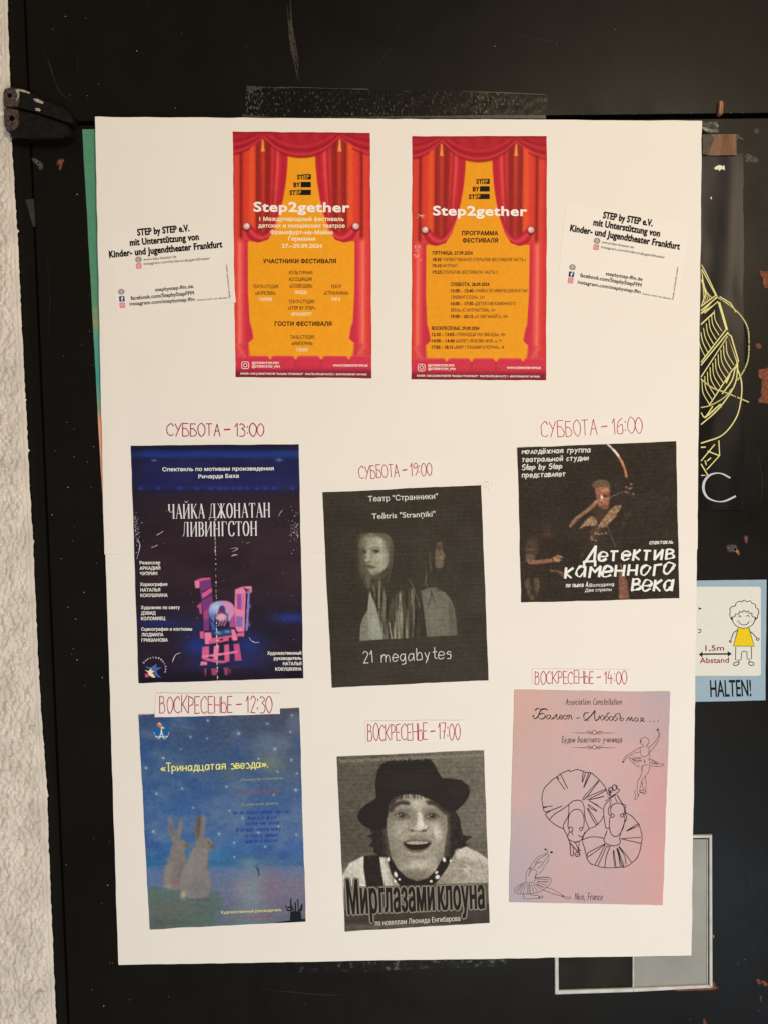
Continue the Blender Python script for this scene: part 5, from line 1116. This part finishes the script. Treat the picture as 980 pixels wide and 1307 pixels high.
p = PM(); hw(p, cZ, '«Тринадцатая звезда».', 188, 470, 750, 446, 44, 1.25, jit=.08, wob=.1, kern=1.7); put(p, 'title_lettering', (246, 232, 116), fZ, hZ)
p = PM(); text(p, cZ, 'Режиссёр спектакля', 608, 518, 822, 508, 14, .0); text(p, cZ, 'В спектакле заняты', 610, 648, 795, 640, 14, 0); put(p, 'faint_lettering', (140, 150, 120), fZ, hZ)
p = PM(); text(p, cZ, 'Художественный руководитель', 500, 1210, 815, 1196, 15, .02); put(p, 'lettering', (222, 208, 130), fZ, hZ)
p = PM(); lines(p, cZ, "868 1240 864 1160 866 1132;868 1190 848 1192 838 1168;870 1180 850 1176;890 1240 888 1170 886 1150;904 1240 902 1160 900 1136;904 1190 920 1190 922 1160;880 1200 872 1180 862 1150;912 1200 918 1170", 1.7, wob=.3)
p.poly(cZ(P("858 1252 862 1200 915 1196 922 1250")), 3e-5); p.poly(cZ(P("780 1256 860 1244 940 1236 941 1251 780 1259")), 2e-5); put(p, 'cactus', (22, 26, 26), fZ, hZ)
p = PM(); lines(p, cZ, "688 952 696 1012;680 965 694 990;700 965 696 995;690 980 704 1010", .8); put(p, 'small_plant', (44, 66, 62), fZ, hZ)
p = PM(); disc(p, *cZ([(190, 252)])[0], 10, 11, n=26); put(p, 'tower_logo', (34, 92, 140), fZ, hZ, 1e-4)
p = PM(); lines(p, cZ, "190 228 188 262 178 298;190 228 192 262 203 298;182 276 198 276;180 288 200 288", .8); ribbon(p, cZ([(190, 225), (190, 270)]), .9, wob=0); text(p, cZ, 'CONSTELLATION', 158, 290, 222, 290, 7, .02); lines(p, cZ, "150 262 160 284 176 300;206 300 222 284 230 262", .4); put(p, 'tower_logo', (226, 230, 226), fZ, hZ, 1.8e-4)
p = PM(); p.poly(cZ(P("165 218 178 212 190 220 198 234 186 240 172 236")), 0); put(p, 'tower_logo', (214, 106, 74), fZ, hZ, 2.2e-4)
p = PM(); p.poly(cZ(P("174 212 184 216 188 224 178 224")), 0); p.poly(cZ(P("192 236 206 238 204 246 192 244")), 0); put(p, 'tower_logo', (228, 200, 90), fZ, hZ, 2.8e-4)

# ---- clown flyer
cW = K(410, 900, 4.083)
def art_clown(A):
    I = In(A, K(435, 960, 5.158), 5.158)
    v = np.clip((A.Y-965)/220, 0, 1)[..., None]; u = np.clip((A.X-432)/190, 0, 1)[..., None]
    A.c = np.array((92, 83, 68.))*(1-u)+np.array((112, 103, 88.))*u; A.c = A.c*(1-.12*v); A.c = A.c+(10*(2*fbm(A.X/30, A.Y/30, 3)-1))[..., None]
    A.bands(5, 5.6, -.035)
    K_ = (38, 31, 25)
    I.poly("300 470 240 500 190 498 205 540 168 552 200 566 210 590 184 612 218 628 214 656 258 690 300 694 340 700 330 560", (42, 34, 28), 4, 1)
    I.poly("680 380 745 380 782 440 790 500 800 545 862 556 826 582 818 600 842 612 800 632 760 636 742 690 690 712 660 700 680 560", (42, 34, 28), 4, 1)
    I.poly("10 810 60 730 160 678 250 690 330 740 400 900 400 1130 0 1130", (214, 204, 184), 4); I.blob(60, 830, 60, 80, (180, 170, 150), .6)
    I.poly("690 760 752 660 820 622 900 660 985 720 990 1130 520 1130 600 860", (166, 155, 134), 4); I.poly("750 650 820 624 900 660 980 716 960 740 820 690 760 700", (208, 198, 176), 8, .8); I.blob(900, 800, 70, 70, (186, 176, 154), .6); I.blob(830, 770, 14, 16, (232, 226, 208), .9)
    for s in ("716 720 790 740 860 790", "740 700 820 730 880 740", "900 690 930 760", "640 900 720 820 800 780"): I.A.line(I.tr(P(s)), 1.1, (118, 108, 90), .6, 1)
    I.poly("152 680 256 680 268 780 290 900 300 1130 186 1130 170 900 150 760", K_, 4)
    I.poly("256 692 300 694 330 780 370 900 290 900 272 800", (212, 202, 182), 4); I.A.line(I.tr(P("290 700 330 800 350 880")), 1.4, (110, 100, 84), .6, 1.2)
    FC = (166, 155, 133)
    I.poly("312 420 322 350 350 318 400 286 440 274 500 276 556 304 610 330 660 360 690 410 698 470 692 540 682 620 670 700 646 780 600 846 500 876 410 846 358 780 334 700 316 600 302 500", FC, 4, 1, True)
    # modelling of the face
    I.blob(320, 470, 34, 150, (128, 117, 98), .6); I.blob(690, 520, 26, 160, (132, 121, 101), .6); I.blob(350, 700, 40, 90, (120, 109, 90), .7); I.blob(655, 700, 30, 80, (124, 113, 94), .7)
    I.blob(500, 850, 150, 46, (96, 86, 70), .85); I.blob(500, 800, 130, 26, (132, 121, 100), .6); I.blob(440, 300, 90, 26, (150, 139, 118), .6)
    I.blob(370, 530, 46, 46, (212, 202, 180), .7); I.blob(630, 520, 44, 50, (214, 204, 182), .7); I.blob(500, 740, 84, 26, (210, 200, 178), .6); I.blob(500, 340, 80, 26, (204, 194, 172), .6); I.blob(495, 690, 60, 12, (122, 111, 92), .7)
    fn = fbm(A.X/3.2, A.Y/3.2, 4); A.c = A.c+(26*(fn-.5))[..., None]
    I.blob(345, 560, 40, 110, (118, 107, 89), .55); I.blob(668, 470, 24, 70, (120, 109, 91), .6); I.blob(590, 620, 40, 60, (140, 129, 109), .45); I.blob(410, 620, 34, 60, (130, 119, 100), .5)
    I.blob(500, 560, 70, 14, (120, 109, 91), .6); I.blob(420, 380, 60, 16, (130, 119, 100), .7); I.blob(600, 380, 60, 16, (134, 123, 103), .6); I.blob(450, 800, 90, 30, (116, 105, 88), .6); I.blob(420, 700, 40, 40, (134, 123, 104), .6)
    I.blob(508, 372, 20, 26, (206, 197, 176), .6)
    I.poly("318 384 336 348 372 326 416 318 450 332 444 350 404 346 364 362 336 396", (50, 42, 33), 9, .9, True); I.poly("560 322 600 316 644 334 680 372 692 404 676 408 646 378 608 352 570 344", (54, 45, 36), 9, .9, True)
    for cx_, cy_ in ((398, 414), (598, 418)):
        I.blob(cx_, cy_-4, 68, 34, (96, 86, 70), .85); I.blob(cx_, cy_+24, 50, 12, (112, 101, 84), .6); I.blob(cx_, cy_+4, 44, 13, (122, 112, 94), .9); I.blob(cx_+2, cy_+3, 19, 13, (34, 27, 22), 1); I.blob(cx_-4, cy_-2, 4, 3.5, (214, 206, 186), .9)
        I.A.line(I.tr([(cx_-48, cy_+4), (cx_-24, cy_-10), (cx_+4, cy_-14), (cx_+30, cy_-6), (cx_+50, cy_+10)]), 1.0, (52, 44, 35), .85); I.A.line(I.tr([(cx_-40, cy_+12), (cx_, cy_+20), (cx_+42, cy_+14)]), .7, (84, 74, 60), .7); I.A.line(I.tr([(cx_-50, cy_-20), (cx_, cy_-34), (cx_+50, cy_-16)]), .7, (110, 99, 82), .6); I.blob(cx_-26, cy_+4, 9, 5, (184, 174, 154), .6)
    I.blob(470, 450, 20, 50, (136, 125, 104), .6); I.poly("505 400 530 400 540 460 552 500 520 512 500 500 505 450", (222, 213, 192), 7, .85, True); I.blob(500, 504, 46, 16, (196, 186, 164), .6)
    I.blob(466, 514, 16, 7, (58, 48, 38), .85); I.blob(545, 516, 16, 7, (50, 42, 33), .9); I.A.line(I.tr(P("448 500 442 514 462 524 500 518 530 526 560 518 566 500")), .9, (96, 85, 69), .8); I.blob(556, 492, 6, 8, (246, 240, 222), .8)
    for s in ("440 500 410 520 388 548 376 580", "574 500 598 530 606 566"): I.A.line(I.tr(P(s)), 2.0, (134, 122, 101), .7, 1.6)
    for k in range(14): I.blob(random.uniform(440, 480), random.uniform(455, 500), 3, 3, (106, 96, 80), .6)
    I.poly("402 596 440 578 480 570 520 574 560 572 598 592 580 622 540 652 500 664 450 656 418 628", (112, 98, 80), 5, 1, True)
    I.poly("414 600 450 592 500 596 550 592 588 600 562 630 510 644 448 638", (38, 29, 23), 4, 1, True); I.poly("430 594 470 588 520 588 566 592 560 602 500 608 440 604", (188, 177, 152), 3, 1, True)
    for k in range(8): x = 442+k*16; I.A.line(I.tr([(x, 590), (x, 606)]), .45, (96, 84, 68), .8, .4)
    I.A.line(I.tr(P("438 654 480 668 530 668 572 646")), 1.5, (168, 156, 133), .8, 1)
    for q in ('560 290 600 300 650 330 690 380', '600 290 650 318 692 372', '330 340 345 318 400 296', '300 420 322 360 352 322'): I.A.line(I.tr(P(q)), 3.2, (44, 36, 29), .75, 1.6)
    A.mottle(.16, 2.2)
    # fringe under the hat, then the hat
    for k in range(20):
        x = 340+k*17; y = 300-20*math.sin((x-340)/110.); I.A.line(I.tr([(x, y-30), (x+random.uniform(-16, 10), y+random.uniform(0, 24))]), 1.3, (48, 40, 32), .8, .8)
    I.poly("232 300 226 200 240 120 262 84 310 56 380 48 440 44 520 38 585 44 612 78 640 130 664 172 720 172 790 184 836 220 848 256 836 300 800 350 750 392 712 396 690 382 672 372 630 332 600 316 556 296 520 282 460 276 410 280 368 294 330 318 312 360 302 430 296 500 250 516 200 512 150 486 118 452 108 424 126 380 164 344 206 322", K_, 3.5, 1, False)
    I.blob(450, 200, 160, 60, (48, 40, 32), .6); I.blob(760, 260, 60, 50, (50, 42, 34), .5); I.A.line(I.tr(P("240 250 330 262 450 258 560 262 660 250")), 1.0, (28, 22, 18), .7, 1.2); I.A.line(I.tr(P("250 130 400 140 620 120")), .7, (52, 44, 36), .5, 1)
    I.poly("300 690 326 688 372 768 430 824 500 850 570 830 622 780 664 700 700 686 722 706 700 760 650 830 590 900 400 900 330 800", (36, 29, 24), 4)
    for x, y, rx, ry, r_ in ((312, 706, 9, 16, .1), (360, 806, 11, 20, -.3), (384, 838, 8, 8, 0), (356, 850, 8, 10, 0), (678, 708, 11, 16, -.2), (628, 792, 8, 12, .7), (634, 822, 16, 14, -.6), (592, 850, 10, 8, 0), (720, 716, 6, 9, 0)): I.blob(x, y, rx, ry, (238, 230, 212), 1, r_, 6)
    I.poly("20 890 985 860 985 1130 20 1130", (84, 74, 61), 5, .85); I.poly("20 1040 985 1000 985 1135 20 1135", (62, 53, 43), 8, .9); A.c = A.c+(9*(2*fbm(A.X/8, A.Y/6, 3)-1)*(A.Y > 1135))[..., None]
    A.bands(3, 5.6, -.035); A.grain(5)
fW, hW = flyer(cW(P("82 270 847 235 876 1135 125 1180")), art_clown, 'black and white flyer of a laughing performer in a dark hat', .8, seed=8)
p = PM(); p2 = PM(); p3 = PM()
for pm_, o_, dh in ((p, 2.9, 0), (p2, 2.45, 0), (p3, .75, 0)):
    text(pm_, cW, 'Мир', 142, 1090, 294, 1081, 182, .05, outline=o_, warp=.92); text(pm_, cW, 'глазами', 306, 1080, 588, 1068, 168, .05, outline=o_, warp=.96); text(pm_, cW, 'клоуна', 610, 1067, 848, 1058, 164, .05, outline=o_, warp=.97)
put(p, 'title_outline', (58, 50, 41), fW, hW, 1.2e-4); put(p2, 'title_outline', (138, 128, 109), fW, hW, 2.4e-4); put(p3, 'title_lettering', (34, 27, 22), fW, hW, 3.6e-4)
p = PM(); text(p, cW, 'по новеллам Леонида Енгибарова', 282, 1149, 722, 1124, 27, .012); put(p, 'lettering', (214, 205, 184), fW, hW, 4.8e-4)
p = PM(); text(p, cW, 'Совместный проект "Странники" (Рига) и "Step by Step" (Франкфурт-на-Майне) под руководством Анны Горбач', 92, 301, 840, 268, 20, 0); put(p, 'small_lettering', (146, 137, 120), fW, hW)

# ================================================================== INFO SLIPS
def slip(tr, corners, rows, icons, label, seed):
    q_ = tr(P(corners)); set_ref(q_[0][0], q_[0][1])
    hf = (lambda x, y: board_h(x, y)+.00085+.0005*np.clip((x-285)/10, 0, 1)) if seed == 11 else lift(board_h, .00085)
    o = sheet('info_slip', tr(P(corners)), hf, 5, None, M_SLIP, jag=.15, seed=seed, thick=.0003)
    tag(o, label, 'paper slip', 'association info slips glued to the white board')
    a = PM(); b = PM(); c = PM()
    for (body, x0, y0, x1, y1, cap, kind) in rows:
        text({'h': a, 'b': a, 'r': b}[kind], tr, body, x0, y0, x1, y1, cap, {'h': .055, 'b': .035, 'r': .0}[kind])
    put(a, 'bold_lettering', (12, 10, 10), o, hf); put(b, 'lettering', (92, 84, 76), o, hf)
    (gx, gy), (ix, iy), (g2x, g2y), (fx, fy), (i2x, i2y), rot = icons
    cr, sr = math.cos(rot), math.sin(rot)
    def R_(x, y, q): return [(x+u*cr-v*sr, y+u*sr+v*cr) for u, v in q]
    g = PM()
    for x, y in ((gx, gy), (g2x, g2y)):
        ribbon(g, tr(R_(x, y, [(19*math.cos(t), 17*math.sin(t)) for t in np.linspace(0, 6.28, 18)[:-1]])), .75, closed=True, sm=False, wob=0)
        ribbon(g, tr(R_(x, y, [(8*math.cos(t), 17*math.sin(t)) for t in np.linspace(0, 6.28, 14)[:-1]])), .4, closed=True, sm=False, wob=0)
        for v in (-7, 7): ribbon(g, tr(R_(x, y, [(-17, v), (17, v)])), .5, sm=False, wob=0)
        ribbon(g, tr(R_(x, y, [(-19, 0), (19, 0)])), .5, sm=False, wob=0)
    put(g, 'globe_icon', (66, 62, 60), o, hf)
    g = PM(); h = PM(); k = PM()
    for x, y in ((ix, iy), (i2x, i2y)):
        g.poly(tr(R_(x, y, rrect(-18, -18, 18, 18, 6))), 0)
        ribbon(h, tr(R_(x, y, rrect(-11, -11, 11, 11, 5))), .42, closed=True, sm=False, wob=0); ribbon(h, tr(R_(x, y, [(5.5*math.cos(t), 5.5*math.sin(t)) for t in np.linspace(0, 6.28, 10)[:-1]])), .42, closed=True, sm=False, wob=0)
    put(g, 'camera_icon', (214, 92, 106), o, hf, 1e-4)
    k.poly(tr(R_(fx, fy, rrect(-18, -18, 18, 18, 3))), 0); put(k, 'social_icon', (34, 48, 104), o, hf, 1e-4)
    q = R_(fx, fy, [(-5, 14), (9, 14)]); text(h, tr, 'f', q[0][0], q[0][1], q[1][0], q[1][1], 28, .04)
    put(h, 'icon_symbol', (240, 228, 220), o, hf, 1.8e-4)
    return o
cS = K(120, 270, 5.158); cR = K(710, 250, 5.158)
slip(cS, "108 132 880 62 937 597 152 672", [('STEP by STEP e.V.', 290, 158, 630, 129, 45, 'h'), ('mit Unterstützung von', 241, 225, 692, 186, 45, 'h'), ('Kinder- und Jugendtheater Frankfurt', 105, 303, 847, 235, 45, 'h'),
    ('www.kiju-theater.de', 328, 324, 545, 304, 18, 'r'), ('instagram.com/kinderundjugendtheater', 330, 352, 768, 315, 18, 'r'), ('stepbystep-ffm.de', 407, 526, 655, 503, 24, 'b'), ('facebook.com/StepbyStepFFM', 245, 582, 660, 547, 26, 'b'), ('instagram.com/stepbystep.ffm', 238, 619, 665, 587, 24, 'b'), ('Scanne mich mit deinem', 682, 588, 880, 572, 12, 'r'), ('Handy und besuche unsere', 900, 570, 878, 350, 12, 'r')],
    ((295, 316), (297, 358), (182, 528), (186, 575), (189, 617), -.09), 'small white info slip tilted up to the right, left of the two red curtain flyers', 11)
slip(cR, "62 50 862 178 792 712 4 566", [('STEP by STEP e.V.', 304, 146, 628, 200, 45, 'h'), ('mit Unterstützung von', 240, 193, 675, 268, 45, 'h'), ('Kinder- und Jugendtheater Frankfurt', 87, 231, 806, 353, 45, 'h'),
    ('www.kiju-theater.de', 297, 311, 507, 346, 17, 'r'), ('instagram.com/kinderundjugendtheater', 291, 343, 711, 412, 17, 'r'), ('stepbystep-ffm.de', 322, 522, 562, 560, 24, 'b'), ('facebook.com/StepbyStepFFM', 153, 533, 555, 600, 26, 'b'), ('instagram.com/stepbystep.ffm', 137, 577, 550, 643, 24, 'b'), ('Scanne mich mit deinem', 563, 648, 752, 683, 12, 'r'), ('Handy und besuche unsere', 768, 684, 800, 470, 12, 'r')],
    ((265, 296), (259, 338), (103, 470), (96, 517), (91, 558), .17), 'small white info slip sloping down to the right, beside the right curtain flyer', 12)

# ================================================================== TIME STRIPS IN RED MARKER
def strip(tr, corners, body, x0, y0, x1, y1, cap, label, dash=1.7, wd=1.1, col=(150, 26, 60), kern=1.5, seed=0):
    over = '12:30' in body; hf = lift(board_h, .0013 if over else .0008)
    G['–'] = (11, '/0858')
    o = sheet('time_strip', tr(P(corners)), hf, 4, None, M_SLIP, jag=.3, seed=seed, thick=.0005 if over else .00022)
    tag(o, label, 'paper strip', 'handwritten time strips on the board')
    p = PM(); q = PM(); i = body.index('–'); tot = [sum(G[c][0]+kern for c in body[:k]) for k in (i, i+1)]; full = sum(G[c][0]+kern for c in body)-kern
    f = lambda t: (x0+(x1-x0)*t/full, y0+(y1-y0)*t/full)
    a = f(tot[0]-kern); b = f(tot[0]+2.6); c = f(tot[1]-kern-3.0); d = f(tot[1]+.4)
    hw(p, tr, body[:i], x0, y0, a[0], a[1], cap, wd, jit=.35, kern=kern); hw(p, tr, body[i+1:], d[0], d[1], x1, y1, cap, wd, jit=.35, kern=kern)
    ribbon(q, tr([(b[0], b[1]-cap*.5), (c[0], c[1]-cap*.53)]), dash, sm=False, wob=0)
    put(p, 'marker_lettering', col, o, hf); put(q, 'marker_dash', (196, 22, 44), o, hf)
strip(cC, "226 24 750 31 752 128 222 126", 'СУББОТА–13:00', 250, 104, 733, 103, 62, 'red marker time strip above the dark violet pallet flyer', 1.9, 1.3, (168, 34, 72))
strip(cM, "222 40 640 24 648 128 228 142", 'СУББОТА–19:00', 240, 128, 617, 107, 66, 'red marker time strip above the flyer of two women', 1.7, 1.0, (180, 44, 80))
strip(cD, "150 44 742 18 748 124 154 150", 'СУББОТА–16:00', 172, 141, 722, 116, 84, 'red marker time strip above the dark brown archer flyer', 1.3, 1.0, (186, 44, 82))
strip(cL, "166 36 694 42 692 132 164 128", 'ВОСКРЕСЕНЬЕ–14:00', 181, 118, 678, 117, 68, 'red marker time strip above the pale pink ballet flyer', 1.3, 1.0, (182, 42, 84))
strip(cZ, "160 62 806 62 808 168 155 186", 'ВОСКРЕСЕНЬЕ–12:30', 182, 164, 765, 162, 86, 'red marker time strip overlapping the top of the blue rabbit flyer', 1.6, 1.15, (174, 36, 78))
strip(cW, "228 84 742 78 744 192 234 202", 'ВОСКРЕСЕНЬЕ–17:00', 244, 184, 722, 177, 84, 'red marker time strip above the laughing performer flyer', 1.7, 1.05, (178, 38, 80))
# small grey smudges rubbed into the board paper beside the middle flyer
p = PM()
for k_ in range(14):
    x = random.gauss(622, 8); y = random.gauss(621, 3.2); ribbon(p, [(x, y), (x+random.uniform(1, 5), y+random.uniform(-1.5, 3))], random.uniform(.2, .6), sm=False, wob=0)
put(p, 'smudge', (224, 210, 184), board, lift(board_h, .0008), 2e-4)
